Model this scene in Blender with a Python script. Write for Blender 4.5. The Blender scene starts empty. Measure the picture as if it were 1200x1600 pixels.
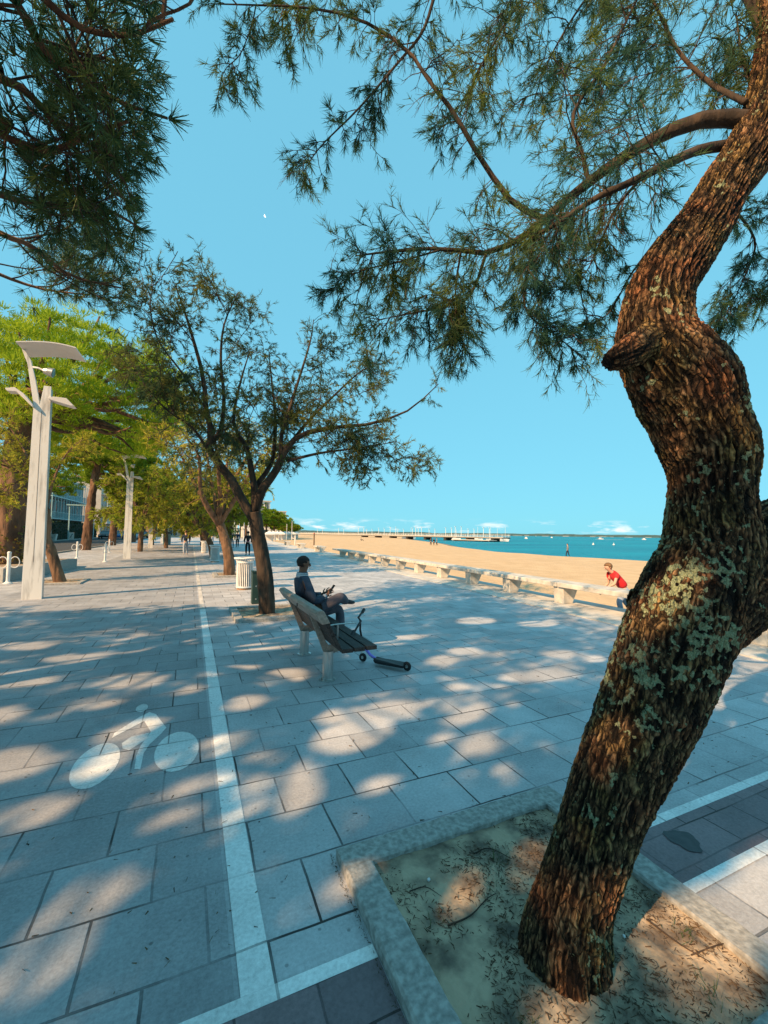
import bpy, bmesh, math, random
import numpy as np
from mathutils import Vector, noise, Matrix
R = math.radians
sc = bpy.context.scene
COL = sc.collection
rng = np.random.default_rng(7)
random.seed(7)

# ------------------------------------------------------------------ camera
F = 668.0; CH = 1.7; YAW = R(24.2); PITCH = math.atan(34/668.0); ROLL = math.atan(0.0136)
_f0 = np.array([math.sin(YAW), math.cos(YAW), 0]); _r0 = np.array([math.cos(YAW), -math.sin(YAW), 0]); _u0 = np.array([0, 0, 1.0])
FW = _f0*math.cos(PITCH)+_u0*math.sin(PITCH); _up = -_f0*math.sin(PITCH)+_u0*math.cos(PITCH)
RT = _r0*math.cos(ROLL)+_up*math.sin(ROLL); UP = _up*math.cos(ROLL)-_r0*math.sin(ROLL)
CAM = np.array([0, 0, CH])
cd = bpy.data.cameras.new('camera'); cam = bpy.data.objects.new('camera', cd); COL.objects.link(cam)
cd.sensor_fit = 'VERTICAL'; cd.sensor_height = 36; cd.lens = F/1600*36; cd.clip_start = 0.05; cd.clip_end = 20000
m = Matrix(((RT[0], UP[0], -FW[0], 0), (RT[1], UP[1], -FW[1], 0), (RT[2], UP[2], -FW[2], CH), (0, 0, 0, 1)))
cam.matrix_world = m
sc.camera = cam
sc.render.resolution_x = 768; sc.render.resolution_y = 1024

# ------------------------------------------------------------------ sky, sun, exposure
SUN_EL = R(35); SH_AZ = R(68)          # shadows fall towards azimuth 68 deg (from +Y towards +X)
sdir = np.array([-math.sin(SH_AZ)*math.cos(SUN_EL), -math.cos(SH_AZ)*math.cos(SUN_EL), math.sin(SUN_EL)])  # towards the sun
w = bpy.data.worlds.new("World"); sc.world = w; w.use_nodes = True
nt = w.node_tree; N = nt.nodes; L = nt.links; N.clear()
out = N.new('ShaderNodeOutputWorld'); bg = N.new('ShaderNodeBackground'); sky = N.new('ShaderNodeTexSky')
sky.sky_type = 'NISHITA'; sky.sun_disc = False; sky.sun_elevation = SUN_EL
sky.sun_rotation = math.pi + SH_AZ
sky.air_density = 1.0; sky.dust_density = 0.3; sky.ozone_density = 1.5
tint = N.new('ShaderNodeMix'); tint.data_type = 'RGBA'; tint.blend_type = 'MULTIPLY'; tint.inputs[0].default_value = 1
tint.inputs[7].default_value = (0.92, 2.56, 3.22, 1)
gm = N.new('ShaderNodeGamma'); gm.inputs[1].default_value = 0.15
L.new(sky.outputs[0], gm.inputs[0]); L.new(gm.outputs[0], tint.inputs[6])
# low cumulus far out over the bay
tc = N.new('ShaderNodeTexCoord'); mp = N.new('ShaderNodeMapping'); mp.inputs['Scale'].default_value = (16, 16, 75)
nz = N.new('ShaderNodeTexNoise'); nz.inputs['Scale'].default_value = 1.0; nz.inputs['Detail'].default_value = 6; nz.inputs['Roughness'].default_value = 0.55
L.new(tc.outputs['Generated'], mp.inputs[0]); L.new(mp.outputs[0], nz.inputs['Vector'])
r1 = N.new('ShaderNodeValToRGB'); r1.color_ramp.elements[0].position = 0.53; r1.color_ramp.elements[1].position = 0.68
L.new(nz.outputs[0], r1.inputs[0])
sx = N.new('ShaderNodeSeparateXYZ'); L.new(tc.outputs['Generated'], sx.inputs[0])
r2 = N.new('ShaderNodeValToRGB'); e = r2.color_ramp.elements
e[0].position = 0.006; e[0].color = (0, 0, 0, 1); e[1].position = 0.036; e[1].color = (0, 0, 0, 1)
a = e.new(0.013); a.color = (1, 1, 1, 1); a = e.new(0.024); a.color = (.6, .6, .6, 1)
L.new(sx.outputs[2], r2.inputs[0])
mm = N.new('ShaderNodeMath'); mm.operation = 'MULTIPLY'; L.new(r1.outputs[0], mm.inputs[0]); L.new(r2.outputs[0], mm.inputs[1])
mc = N.new('ShaderNodeMix'); mc.data_type = 'RGBA'; mc.inputs[7].default_value = (5.4, 5.4, 5.2, 1)
L.new(mm.outputs[0], mc.inputs[0]); L.new(tint.outputs[2], mc.inputs[6])
L.new(mc.outputs[2], bg.inputs[0]); bg.inputs[1].default_value = 0.118
L.new(bg.outputs[0], out.inputs[0])
sl = bpy.data.lights.new('sun', 'SUN'); so = bpy.data.objects.new('sun', sl); COL.objects.link(so)
sl.energy = 4.7; sl.angle = R(0.55); sl.color = (1.0, 0.64, 0.34)
so.rotation_euler = Vector(sdir).to_track_quat('Z', 'Y').to_euler(); so.location = (-30, -12, 30)
sc.view_settings.view_transform = 'Standard'; sc.view_settings.look = 'None'
sc.view_settings.exposure = 0.90; sc.view_settings.gamma = 1.0
sc.render.engine = 'CYCLES'
sc.cycles.max_bounces = 6; sc.cycles.transparent_max_bounces = 8

# ------------------------------------------------------------------ measuring helpers (photo pixel -> place in the world)
def ray(x, y): return (x-600)/F*RT-(y-800)/F*UP+FW
def gnd(x, y, z=0.0):
    d = ray(x, y); return CAM+d*((z-CH)/d[2])
def atY(x, y, Y):
    d = ray(x, y); return CAM+d*(Y/d[1])
def atD(x, y, D): return CAM+ray(x, y)*D
def V(*a): return np.array(a, float)
def nrm(v):
    v = np.asarray(v, float); return v/(np.linalg.norm(v, axis=-1, keepdims=True)+1e-12)

# ------------------------------------------------------------------ mesh builder
class MB:
    def __init__(s): s.v = []; s.f = []; s.n = 0; s.uv = []
    def add(s, v, f):
        v = np.asarray(v, float).reshape(-1, 3); s.v.append(v)
        if isinstance(f, np.ndarray): s.f.append(f.astype(np.int64)+s.n)
        else:
            for q in f: s.f.append((np.array([q], dtype=np.int64)+s.n))
        s.n += len(v); return s
    def box(s, c, d, rz=0, rx=0, ry=0):
        d = np.array(d, float)/2; c = np.array(c, float)
        p = np.array([[x, y, z] for x in (-1, 1) for y in (-1, 1) for z in (-1, 1)], float)*d
        if rz or rx or ry:
            M = np.array(Matrix.Rotation(rz, 3, 'Z') @ Matrix.Rotation(ry, 3, 'Y') @ Matrix.Rotation(rx, 3, 'X')); p = p@M.T
        s.add(p+c, np.array([[0, 1, 3, 2], [4, 6, 7, 5], [0, 4, 5, 1], [2, 3, 7, 6], [0, 2, 6, 4], [1, 5, 7, 3]])); return s
    def bbox(s, lo, hi): lo = np.array(lo, float); hi = np.array(hi, float); return s.box((lo+hi)/2, hi-lo)
    def tube(s, P, r, seg=8, cap=True, sq=1.0):
        P = np.asarray(P, float); n = len(P); r = np.broadcast_to(np.asarray(r, float), (n,))
        T = np.zeros_like(P); T[1:-1] = P[2:]-P[:-2]; T[0] = P[1]-P[0]; T[-1] = P[-1]-P[-2]; T = nrm(T)
        a = V(0, 0, 1) if abs(T[0][2]) < .9 else V(1, 0, 0)
        u = nrm(np.cross(T[0], a)); U = [u]
        for i in range(1, n):
            u = u-T[i]*np.dot(u, T[i]); u = u/(np.linalg.norm(u)+1e-9); U.append(u)
        U = np.array(U); W = np.cross(T, U); th = np.arange(seg)/seg*2*math.pi
        ring = P[:, None]+r[:, None, None]*(np.cos(th)[None, :, None]*U[:, None]+sq*np.sin(th)[None, :, None]*W[:, None])
        i = np.arange(n-1)[:, None]*seg; j = np.arange(seg)[None]; k = (j+1) % seg
        q = np.stack([i+j, i+k, i+seg+k, i+seg+j], -1).reshape(-1, 4)
        base = s.n; s.add(ring.reshape(-1, 3), q)
        if cap:
            s.f.append(np.array([list(range(base+seg-1, base-1, -1))])); s.f.append(np.array([[base+(n-1)*seg+x for x in range(seg)]]))
        return s
    def cyl(s, a, b, r0, r1=None, seg=16): return s.tube([a, b], [r0, r0 if r1 is None else r1], seg)
    def lathe(s, prof, c=(0, 0, 0), seg=24):
        prof = np.array(prof, float); n = len(prof); th = np.arange(seg)/seg*2*math.pi
        v = np.stack([prof[:, 0][:, None]*np.cos(th), prof[:, 0][:, None]*np.sin(th), np.repeat(prof[:, 1][:, None], seg, 1)], -1).reshape(-1, 3)+np.array(c)
        i = np.arange(n-1)[:, None]*seg; j = np.arange(seg)[None]; k = (j+1) % seg
        s.add(v, np.stack([i+j, i+k, i+seg+k, i+seg+j], -1).reshape(-1, 4)); return s
    def prism(s, poly, axis, lo, hi):
        """poly: 2D outline; axis x/y/z = extrusion axis"""
        n = len(poly); A = []
        for t in (lo, hi):
            for (p, q) in poly:
                A.append({'x': (t, p, q), 'y': (p, t, q), 'z': (p, q, t)}[axis])
        fs = [list(range(n))[::-1], [n+i for i in range(n)]]+[[i, (i+1) % n, n+(i+1) % n, n+i] for i in range(n)]
        s.add(A, fs); return s
    def blades(s, O, D, ln, wd, tip=.25):
        O = np.asarray(O, float); D = nrm(D); n = len(O); ln = np.broadcast_to(ln, (n,))[:, None]; wd = np.broadcast_to(wd, (n,))[:, None]
        S = nrm(np.cross(D, rng.normal(size=(n, 3))))
        p = np.stack([O-S*wd/2, O+S*wd/2, O+D*ln+S*wd*tip/2, O+D*ln-S*wd*tip/2], 1).reshape(-1, 3)
        s.add(p, np.arange(4*n).reshape(n, 4)); return s
    def grid(s, X, Y, Z):
        nx, ny = X.shape; v = np.stack([X, Y, Z], -1).reshape(-1, 3)
        i = np.arange(nx-1)[:, None]*ny; j = np.arange(ny-1)[None]
        s.add(v, np.stack([i+j, i+ny+j, i+ny+j+1, i+j+1], -1).reshape(-1, 4)); return s
    def build(s, name, mat, parent=None, smooth=False, bevel=0):
        me = bpy.data.meshes.new(name); v = np.concatenate(s.v)
        tot = np.concatenate([np.full(len(f), f.shape[1]) for f in s.f]); idx = np.concatenate([f.ravel() for f in s.f])
        me.vertices.add(len(v)); me.vertices.foreach_set('co', v.ravel())
        me.loops.add(len(idx)); me.loops.foreach_set('vertex_index', idx.astype(np.int32))
        me.polygons.add(len(tot)); st = np.concatenate([[0], np.cumsum(tot)[:-1]])
        me.polygons.foreach_set('loop_start', st.astype(np.int32)); me.polygons.foreach_set('loop_total', tot.astype(np.int32))
        me.polygons.foreach_set('use_smooth', np.full(len(tot), bool(smooth)))
        me.update(calc_edges=True); me.validate()
        if mat: me.materials.append(mat)
        o = bpy.data.objects.new(name, me); COL.objects.link(o)
        if parent: o.parent = parent
        if bevel:
            b = o.modifiers.new('bevel', 'BEVEL'); b.width = bevel; b.segments = 2; b.limit_method = 'ANGLE'; b.angle_limit = R(35)
        return o

def tag(o, label=None, cat=None, group=None, kind=None):
    if label: o['label'] = label
    if cat: o['category'] = cat
    if group: o['group'] = group
    if kind: o['kind'] = kind
    return o
def thing(name, label, cat, loc=(0, 0, 0), rz=0, group=None):
    o = bpy.data.objects.new(name, None); COL.objects.link(o); o.location = loc; o.rotation_euler = (0, 0, rz); o.empty_display_size = .1
    return tag(o, label, cat, group)
def copy_tree(o, parent=None):
    c = o.copy(); COL.objects.link(c)
    if parent: c.parent = parent
    for ch in [k for k in bpy.data.objects if k.parent == o]: copy_tree(ch, c)
    return c
def struct(o, label=None):
    o['kind'] = 'structure'
    if label: o['label'] = label
    return o

# ------------------------------------------------------------------ materials
def mat(name, c, c2=None, rough=.7, scale=8, stretch=(1, 1, 1), bump=0, bscale=None, metal=0, detail=5, contrast=(.35, .65), spec=.4, trans=0):
    M = bpy.data.materials.new(name); M.use_nodes = True; t = M.node_tree; P = t.nodes['Principled BSDF']
    P.inputs['Roughness'].default_value = rough; P.inputs['Metallic'].default_value = metal; P.inputs['Specular IOR Level'].default_value = spec
    P.inputs['Base Color'].default_value = (*c, 1)
    co = t.nodes.new('ShaderNodeTexCoord'); mp = t.nodes.new('ShaderNodeMapping'); mp.inputs['Scale'].default_value = stretch
    t.links.new(co.outputs['Object'], mp.inputs[0])
    n = t.nodes.new('ShaderNodeTexNoise'); n.inputs['Scale'].default_value = scale; n.inputs['Detail'].default_value = detail
    t.links.new(mp.outputs[0], n.inputs['Vector'])
    if c2:
        r = t.nodes.new('ShaderNodeValToRGB'); r.color_ramp.elements[0].position = contrast[0]; r.color_ramp.elements[1].position = contrast[1]
        r.color_ramp.elements[0].color = (*c, 1); r.color_ramp.elements[1].color = (*c2, 1)
        t.links.new(n.outputs[0], r.inputs[0]); t.links.new(r.outputs[0], P.inputs['Base Color'])
    if bump:
        n2 = n
        if bscale:
            n2 = t.nodes.new('ShaderNodeTexNoise'); n2.inputs['Scale'].default_value = bscale; n2.inputs['Detail'].default_value = 6
            t.links.new(mp.outputs[0], n2.inputs['Vector'])
        b = t.nodes.new('ShaderNodeBump'); b.inputs['Strength'].default_value = 1; b.inputs['Distance'].default_value = bump
        t.links.new(n2.outputs[0], b.inputs['Height']); t.links.new(b.outputs[0], P.inputs['Normal'])
    if trans:
        outn = [q for q in t.nodes if q.type == 'OUTPUT_MATERIAL'][0]
        tr = t.nodes.new('ShaderNodeBsdfTranslucent'); mx = t.nodes.new('ShaderNodeMixShader'); mx.inputs[0].default_value = trans
        if c2: t.links.new(r.outputs[0], tr.inputs[0])
        else: tr.inputs[0].default_value = (*c, 1)
        t.links.new(P.outputs[0], mx.inputs[1]); t.links.new(tr.outputs[0], mx.inputs[2]); t.links.new(mx.outputs[0], outn.inputs[0])
    return M

def paving(name, cols, bw, rh, mortar, tintn=1.0, dark=(.05, .05, .05), off=.5, shift=(0, 0)):
    M = bpy.data.materials.new(name); M.use_nodes = True; t = M.node_tree; P = t.nodes['Principled BSDF']; nn = t.nodes; l = t.links
    P.inputs['Roughness'].default_value = .62; P.inputs['Specular IOR Level'].default_value = .35
    co = nn.new('ShaderNodeTexCoord'); mp = nn.new('ShaderNodeMapping'); mp.inputs['Location'].default_value = (*shift, 0)
    l.new(co.outputs['Object'], mp.inputs[0])
    # wobble of the joints
    wn = nn.new('ShaderNodeTexNoise'); wn.inputs['Scale'].default_value = 2.3; wn.inputs['Detail'].default_value = 3; l.new(mp.outputs[0], wn.inputs['Vector'])
    vm = nn.new('ShaderNodeVectorMath'); vm.operation = 'MULTIPLY_ADD'; vm.inputs[1].default_value = (.022, .022, 0); l.new(wn.outputs[1], vm.inputs[0]); l.new(mp.outputs[0], vm.inputs[2])
    br = nn.new('ShaderNodeTexBrick'); br.inputs['Scale'].default_value = 1; br.inputs['Brick Width'].default_value = bw; br.inputs['Row Height'].default_value = rh
    br.offset = off; br.inputs['Mortar Size'].default_value = mortar; br.inputs['Mortar Smooth'].default_value = .3; br.inputs['Bias'].default_value = 0
    br.inputs['Color1'].default_value = (*cols[0], 1); br.inputs['Color2'].default_value = (*cols[1], 1); br.inputs['Mortar'].default_value = (*cols[0], 1)
    l.new(vm.outputs[0], br.inputs['Vector'])
    # joint strength fades in and out along the joints
    jn = nn.new('ShaderNodeTexNoise'); jn.inputs['Scale'].default_value = 1.6; jn.inputs['Detail'].default_value = 4; l.new(mp.outputs[0], jn.inputs['Vector'])
    jr = nn.new('ShaderNodeMapRange'); jr.inputs[1].default_value = .42; jr.inputs[2].default_value = .62; jr.inputs[3].default_value = .16; l.new(jn.outputs[0], jr.inputs[0])
    jm = nn.new('ShaderNodeMath'); jm.operation = 'MULTIPLY'; l.new(br.outputs['Fac'], jm.inputs[0]); l.new(jr.outputs[0], jm.inputs[1])
    # grain and blotches
    g = nn.new('ShaderNodeTexNoise'); g.inputs['Scale'].default_value = 55; g.inputs['Detail'].default_value = 5; g.inputs['Roughness'].default_value = .75; l.new(mp.outputs[0], g.inputs['Vector'])
    b2 = nn.new('ShaderNodeTexNoise'); b2.inputs['Scale'].default_value = 1.7; b2.inputs['Detail'].default_value = 9; b2.inputs['Roughness'].default_value = .62; l.new(mp.outputs[0], b2.inputs['Vector'])
    ad = nn.new('ShaderNodeMath'); ad.operation = 'ADD'; l.new(g.outputs[0], ad.inputs[0]); l.new(b2.outputs[0], ad.inputs[1])
    mr = nn.new('ShaderNodeMapRange'); mr.inputs[1].default_value = .6; mr.inputs[2].default_value = 1.4; mr.inputs[3].default_value = .52; mr.inputs[4].default_value = 1.38; l.new(ad.outputs[0], mr.inputs[0])
    vs = nn.new('ShaderNodeVectorMath'); vs.operation = 'SCALE'; l.new(br.outputs[0], vs.inputs[0]); l.new(mr.outputs[0], vs.inputs[3])
    sp = nn.new('ShaderNodeTexVoronoi'); sp.inputs['Scale'].default_value = 9; l.new(mp.outputs[0], sp.inputs['Vector'])
    sr = nn.new('ShaderNodeMapRange'); sr.inputs[1].default_value = .05; sr.inputs[2].default_value = .09; sr.inputs[3].default_value = .55; sr.inputs[4].default_value = 1; l.new(sp.outputs['Distance'], sr.inputs[0])
    vs2 = nn.new('ShaderNodeVectorMath'); vs2.operation = 'SCALE'; l.new(vs.outputs[0], vs2.inputs[0]); l.new(sr.outputs[0], vs2.inputs[3])
    mx = nn.new('ShaderNodeMix'); mx.data_type = 'RGBA'; l.new(jm.outputs[0], mx.inputs[0]); l.new(vs2.outputs[0], mx.inputs[6]); mx.inputs[7].default_value = (*dark, 1)
    l.new(mx.outputs[2], P.inputs['Base Color'])
    hb = nn.new('ShaderNodeMath'); hb.operation = 'MULTIPLY_ADD'; hb.inputs[1].default_value = -3; l.new(jm.outputs[0], hb.inputs[0]); l.new(g.outputs[0], hb.inputs[2])
    bp = nn.new('ShaderNodeBump'); bp.inputs['Distance'].default_value = .003; l.new(hb.outputs[0], bp.inputs['Height']); l.new(bp.outputs[0], P.inputs['Normal'])
    return M

M = {}
M['pave'] = paving('stone_paving', [(.36, .36, .375), (.49, .49, .505)], .46, .40, .0065, dark=(.035, .035, .035), shift=(.33, .10))
M['pave_d'] = paving('dark_paving', [(.16, .12, .13), (.23, .165, .175)], .30, .21, .005, dark=(.03, .025, .025), shift=(.1, .02))
M['white'] = paving('worn_white_paint', [(.74, .74, .73), (.80, .80, .79)], .46, .40, .0055, dark=(.16, .16, .16), shift=(.33, .10))
M['bike'] = paving('faded_white_paint', [(.66, .66, .65), (.72, .72, .71)], .46, .40, .0055, dark=(.14, .14, .14), shift=(.33, .10))
M['kerb'] = mat('kerb_concrete', (.22, .215, .20), (.40, .39, .365), .85, 34, bump=.004, bscale=70, detail=8)
M['conc'] = mat('pale_concrete', (.42, .39, .34), (.60, .57, .51), .8, 5, bump=.004, bscale=40, detail=8)
M['conc2'] = mat('base_concrete', (.44, .42, .38), (.58, .56, .52), .8, 2.5, bump=.003, bscale=50, detail=8)
M['sand'] = mat('beach_sand', (.53, .36, .20), (.61, .43, .25), .95, .9, bump=.07, bscale=7, detail=8)
M['wet'] = mat('wet_sand', (.14, .10, .06), (.26, .19, .12), .5, 2, bump=.02, bscale=5)
M['soil'] = mat('pit_sand', (.13, .10, .075), (.46, .35, .24), .95, 7, bump=.012, bscale=26, detail=9, contrast=(.36, .60))
M['asph'] = mat('asphalt', (.045, .045, .047), (.065, .065, .066), .85, 6, bump=.002, bscale=90)
M['steel'] = mat('brushed_steel', (.42, .42, .41), (.55, .55, .53), .35, 30, (1, 1, .2), metal=.8, bump=.0003)
M['lampw'] = mat('lamp_post_paint', (.40, .39, .37), (.70, .69, .66), .5, 2.6, (4, 4, .6), bump=.001, bscale=30, contrast=(.3, .5), detail=8)
M['lampsail'] = mat('lamp_panel_paint', (.62, .58, .54), (.70, .66, .62), .5, 3)
M['whitemet'] = mat('white_painted_steel', (.60, .61, .60), (.74, .74, .72), .45, 6)
M['green'] = mat('dark_green_metal', (.012, .035, .03), (.02, .05, .045), .45, 5)
M['wood'] = mat('dark_bench_wood', (.016, .012, .012), (.06, .045, .038), .75, 9, (7, 1, 7), bump=.003, bscale=18, detail=8)
M['woodb'] = mat('brown_bench_wood', (.045, .027, .018), (.11, .066, .042), .55, 9, (9, 1, 9), bump=.004, bscale=18, detail=8)
M['rail'] = mat('weathered_grey_rail', (.23, .185, .15), (.34, .28, .235), .5, 7, (6, .6, 6), bump=.002)
M['water'] = None
M['bark2'] = mat('shaded_tamarisk_bark', (.020, .014, .010), (.075, .050, .033), .95, 9, (1, 1, .22), bump=.05, bscale=13, detail=8)  # bark darkened so its colour carries the shade on trunk and branches
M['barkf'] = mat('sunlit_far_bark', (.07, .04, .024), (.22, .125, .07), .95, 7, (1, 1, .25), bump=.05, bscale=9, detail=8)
M['pinebark'] = mat('pine_bark', (.06, .032, .02), (.20, .11, .065), .95, 3.2, (1, 1, .3), bump=.09, bscale=5, detail=8)
M['twig'] = mat('dark_twig', (.030, .020, .014), (.07, .045, .03), .9, 12)
M['tam'] = mat('tamarisk_leaf', (.045, .115, .075), (.17, .21, .04), .75, 2.2, contrast=(.42, .62), trans=.5, spec=.15)
M['tam2'] = mat('tamarisk_leaf_olive', (.055, .10, .05), (.20, .21, .05), .75, 1.4, contrast=(.42, .62), trans=.45, spec=.15)
M['tamy'] = mat('tamarisk_leaf_yellow', (.27, .30, .03), (.56, .50, .06), .8, .7, contrast=(.35, .65), trans=.4, spec=.1)
M['tamg'] = mat('tamarisk_leaf_green', (.19, .26, .02), (.42, .44, .05), .8, .9, contrast=(.35, .65), trans=.4, spec=.1)
M['pine'] = mat('maritime_pine_needle', (.025, .07, .032), (.085, .13, .035), .6, 2.5, trans=.35, spec=.25)
M['pineb'] = mat('stone_pine_needle', (.15, .26, .010), (.46, .56, .035), .65, 1.0, trans=.45, spec=.15)
M['pinef'] = mat('far_pine_needle', (.10, .18, .014), (.27, .36, .025), .7, .5, trans=.3, spec=.1)

# ------------------------------------------------------------------ ground, road, beach, sea
wallx = lambda y: 7.98+.06*y          # sea-side stone seat line
def quad(name, P, z, m, kind='structure'):
    o = MB().add([(x, y, z) for x, y in P], [list(range(len(P)))]).build(name, m); o['kind'] = kind; return o
quad('ground', [(-3000, -300), (6.6, -300), (8.1, 0), (14, 100), (60, 420), (300, 1000), (1500, 2600), (-3000, 5000)], -.35, M['sand'])
pv = MB(); ys = [-14, 0, 60, 120]
pv.add([(-30, -14, 0), (7.15+.06*-14, -14, 0), (7.15+.06*130, 130, 0), (-30, 130, 0)], [[0, 1, 2, 3]])
pv.add([(-30, -14, 0), (-30, -14, -.34), (7.15+.06*-14, -14, -.34), (7.15+.06*-14, -14, 0)], [[0, 1, 2, 3]])
struct(pv.build('promenade_paving', M['pave']), 'long stone slab paving of the promenade')
# dark cross band with two white borders
X0, X1 = -12, 7.1
for nm, y0, y1, z, mm_ in (('cross_band', 1.385, 1.645, .004, M['pave_d']), ('cross_band_border', 1.645, 1.705, .0045, M['white']), ('cross_band_border', 1.325, 1.385, .0045, M['white'])):
    o = MB()
    for a, b in ((X0, .74), (2.2, X1)):
        yy0, yy1 = y0, y1
        if a > 2: yy1 = y1+.07 if nm == 'cross_band' else y1; 
        if a > 2 and y0 == 1.645: yy0 = 1.715; yy1 = 1.775
        o.add([(a, yy0, z), (b, yy0, z), (b, yy1, z), (a, yy1, z)], [[0, 1, 2, 3]])
    struct(o.build(nm, mm_))
quad('cycle_lane_paving', [(-4.2, -14), (.2, -14), (.2, 60), (-4.2, 60)], .002, paving('lane_paving', [(.29, .29, .305), (.37, .37, .385)], .46, .40, .0065, dark=(.03, .03, .03), shift=(.33, .10)))  # darker lane slabs; the canopy's shade is partly put into their colour
quad('lane_line', [(.22, 1.706), (.342, 1.706), (.335, 10.2), (.225, 10.2)], .004, M['white'])
quad('worn_lane_line', [(.235, 10.2), (.325, 10.2), (.33, 120), (.23, 120)], .004, mat('worn_line', (.40, .37, .34), (.60, .57, .53), .7, 3, (1, .4, 1), contrast=(.4, .6)))
# bicycle marking
zz = .0042; bm_ = MB()
def disc(cx, cy, rx, ry, n=36, rot=0):
    th = np.arange(n)/n*2*math.pi; x = rx*np.cos(th); y = ry*np.sin(th)
    bm_.add(np.stack([cx+x*math.cos(rot)-y*math.sin(rot), cy+x*math.sin(rot)+y*math.cos(rot), np.full(n, zz)], -1), [list(range(n))])
disc(-.575, 3.76, .145, .33); disc(-.045, 3.755, .155, .325); disc(-.375, 4.755, .05, .10)
def zpoly(P): bm_.add([gnd(x/2.143, 1050+y/2.143, zz) for x, y in P], [list(range(len(P)))])
zpoly([(374, 221), (383, 204), (468, 150), (483, 164)]); zpoly([(468, 150), (500, 134), (522, 141), (483, 164)])
zpoly([(522, 141), (557, 186), (540, 206), (505, 200), (483, 164)]); zpoly([(505, 200), (540, 206), (500, 243), (470, 248)])
zpoly([(470, 248), (500, 243), (481, 272), (470, 326), (450, 325), (456, 280)]); zpoly([(408, 238), (440, 216), (500, 203), (486, 228), (432, 262), (410, 256)])
struct(bm_.build('bicycle_marking', M['bike']), 'faded white cyclist symbol painted on the lane')
st = MB(); th = np.arange(26)/26*2*math.pi; rr = 1+.13*np.sin(3*th+1)+.07*np.sin(7*th)
st.add(np.stack([2.575+.078*rr*np.cos(th), 1.57+.088*rr*np.sin(th), np.full(26, .0082)], -1), [list(range(26))])
struct(st.build('tar_patch', mat('tar', (.02, .02, .024), (.035, .035, .04), .5, 20, bump=.003)))
# pale base strip under the stone seats
b = MB()
b.add([(7.15+.06*-14, -14, .02), (wallx(-14)+.95, -14, .02), (wallx(130)+.95, 130, .02), (7.15+.06*130, 130, .02)], [[0, 1, 2, 3]])
b.add([(wallx(-14)+.95, -14, .02), (wallx(-14)+.95, -14, -.6), (wallx(130)+.95, 130, -.6), (wallx(130)+.95, 130, .02)], [[0, 1, 2, 3]])
b.add([(7.15+.06*-14, -14, .02), (7.15+.06*130, 130, .02), (7.15+.06*130, 130, -.02), (7.15+.06*-14, -14, -.02)], [[0, 1, 2, 3]])
struct(b.build('seat_base_strip', M['conc2']), 'pale concrete strip under the stone seats')
# road and far kerb on the landward side
quad('road', [(-17.5, -14), (-9.2, -14), (-9.0, 24), (-8.3, 60), (-8.3, 125), (-17.5, 125)], .005, M['asph'])
k = MB(); k.prism([(-9.2, -14), (-9.0, -14), (-8.82, 24), (-8.12, 60), (-8.12, 125), (-8.28, 125), (-8.28, 60), (-8.98, 24)], 'z', 0, .1); k.bbox((-17.7, -14, 0), (-17.5, 125, .12)); struct(k.build('road_kerb', M['kerb']))
quad('far_pavement', [(-30, -14), (-17.7, -14), (-17.7, 128), (-30, 128)], .11, M['conc2'])
# beach height field
ysh = [-300, -60, 0, 30, 49, 80, 113, 228, 420, 1000]; xsh = [110, 66, 50, 46, 44, 55, 72, 118, 220, 700]
yy = np.concatenate([np.linspace(-60, 60, 121), np.linspace(62, 1000, 150)]); tt = np.concatenate([np.linspace(0, 1.05, 90), np.linspace(1.1, 2, 8)])
YY, TT = np.meshgrid(yy, tt, indexing='ij'); XS = np.interp(YY, ysh, xsh)
xw = np.interp(YY, [-300, 100, 420, 1000], [wallx(-300)+.94, wallx(100)+.94, 60, 320])
XX = xw+(XS-xw)*TT
base = np.where(TT < .92, -.22-.62*TT, -.79-(TT-.92)*5.1)
base = base-np.where(TT > 1.05, (TT-1.05)*2, 0)
nzv = np.array([noise.noise(Vector((x*.13, y*.13, 0)))*.07+noise.noise(Vector((x*.9, y*.9, 3)))*.022 for x, y in zip(XX.ravel(), YY.ravel())]).reshape(XX.shape)
sd = MB().grid(XX, YY, base+nzv*(TT < .95)); struct(sd.build('beach', M['sand'], smooth=True), 'wide sandy beach')
# wet weed line
lt = MB(); yl = np.linspace(-60, 600, 700); xl = np.interp(yl, ysh, xsh); xl2 = np.interp(yl, [-300, 100, 420, 1000], [wallx(-300)+.94, wallx(100)+.94, 60, 320])
t0 = .952; wob = np.array([noise.noise(Vector((0, y*.25, 5)))*.012 for y in yl])
A = []; 
for y, a, b_, wb in zip(yl, xl, xl2, wob):
    for t_, dz in ((t0+wb, .0), (t0+.016+wb*1.5, .012), (t0+.045, .006)):
        x = b_+(a-b_)*t_; A.append((x, y, -.79-(t_-.92)*5.1+dz+.01))
lt.add(A, np.array([[i*3+j, i*3+3+j, i*3+4+j, i*3+1+j] for i in range(len(yl)-1) for j in (0, 1)]))
struct(lt.build('wet_tide_line', M['wet'], smooth=True))
Mw = bpy.data.materials.new('sea_water'); Mw.use_nodes = True; t = Mw.node_tree; P = t.nodes['Principled BSDF']
P.inputs['Roughness'].default_value = .35; P.inputs['Specular IOR Level'].default_value = .12
co = t.nodes.new('ShaderNodeTexCoord'); mp = t.nodes.new('ShaderNodeMapping'); mp.inputs['Scale'].default_value = (.35, 1, 1); mp.inputs['Rotation'].default_value = (0, 0, R(20)); t.links.new(co.outputs['Object'], mp.inputs[0])
n1 = t.nodes.new('ShaderNodeTexNoise'); n1.inputs['Scale'].default_value = .05; n1.inputs['Detail'].default_value = 8; t.links.new(mp.outputs[0], n1.inputs['Vector'])
rp = t.nodes.new('ShaderNodeValToRGB'); rp.color_ramp.elements[0].position = .35; rp.color_ramp.elements[1].position = .65
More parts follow.
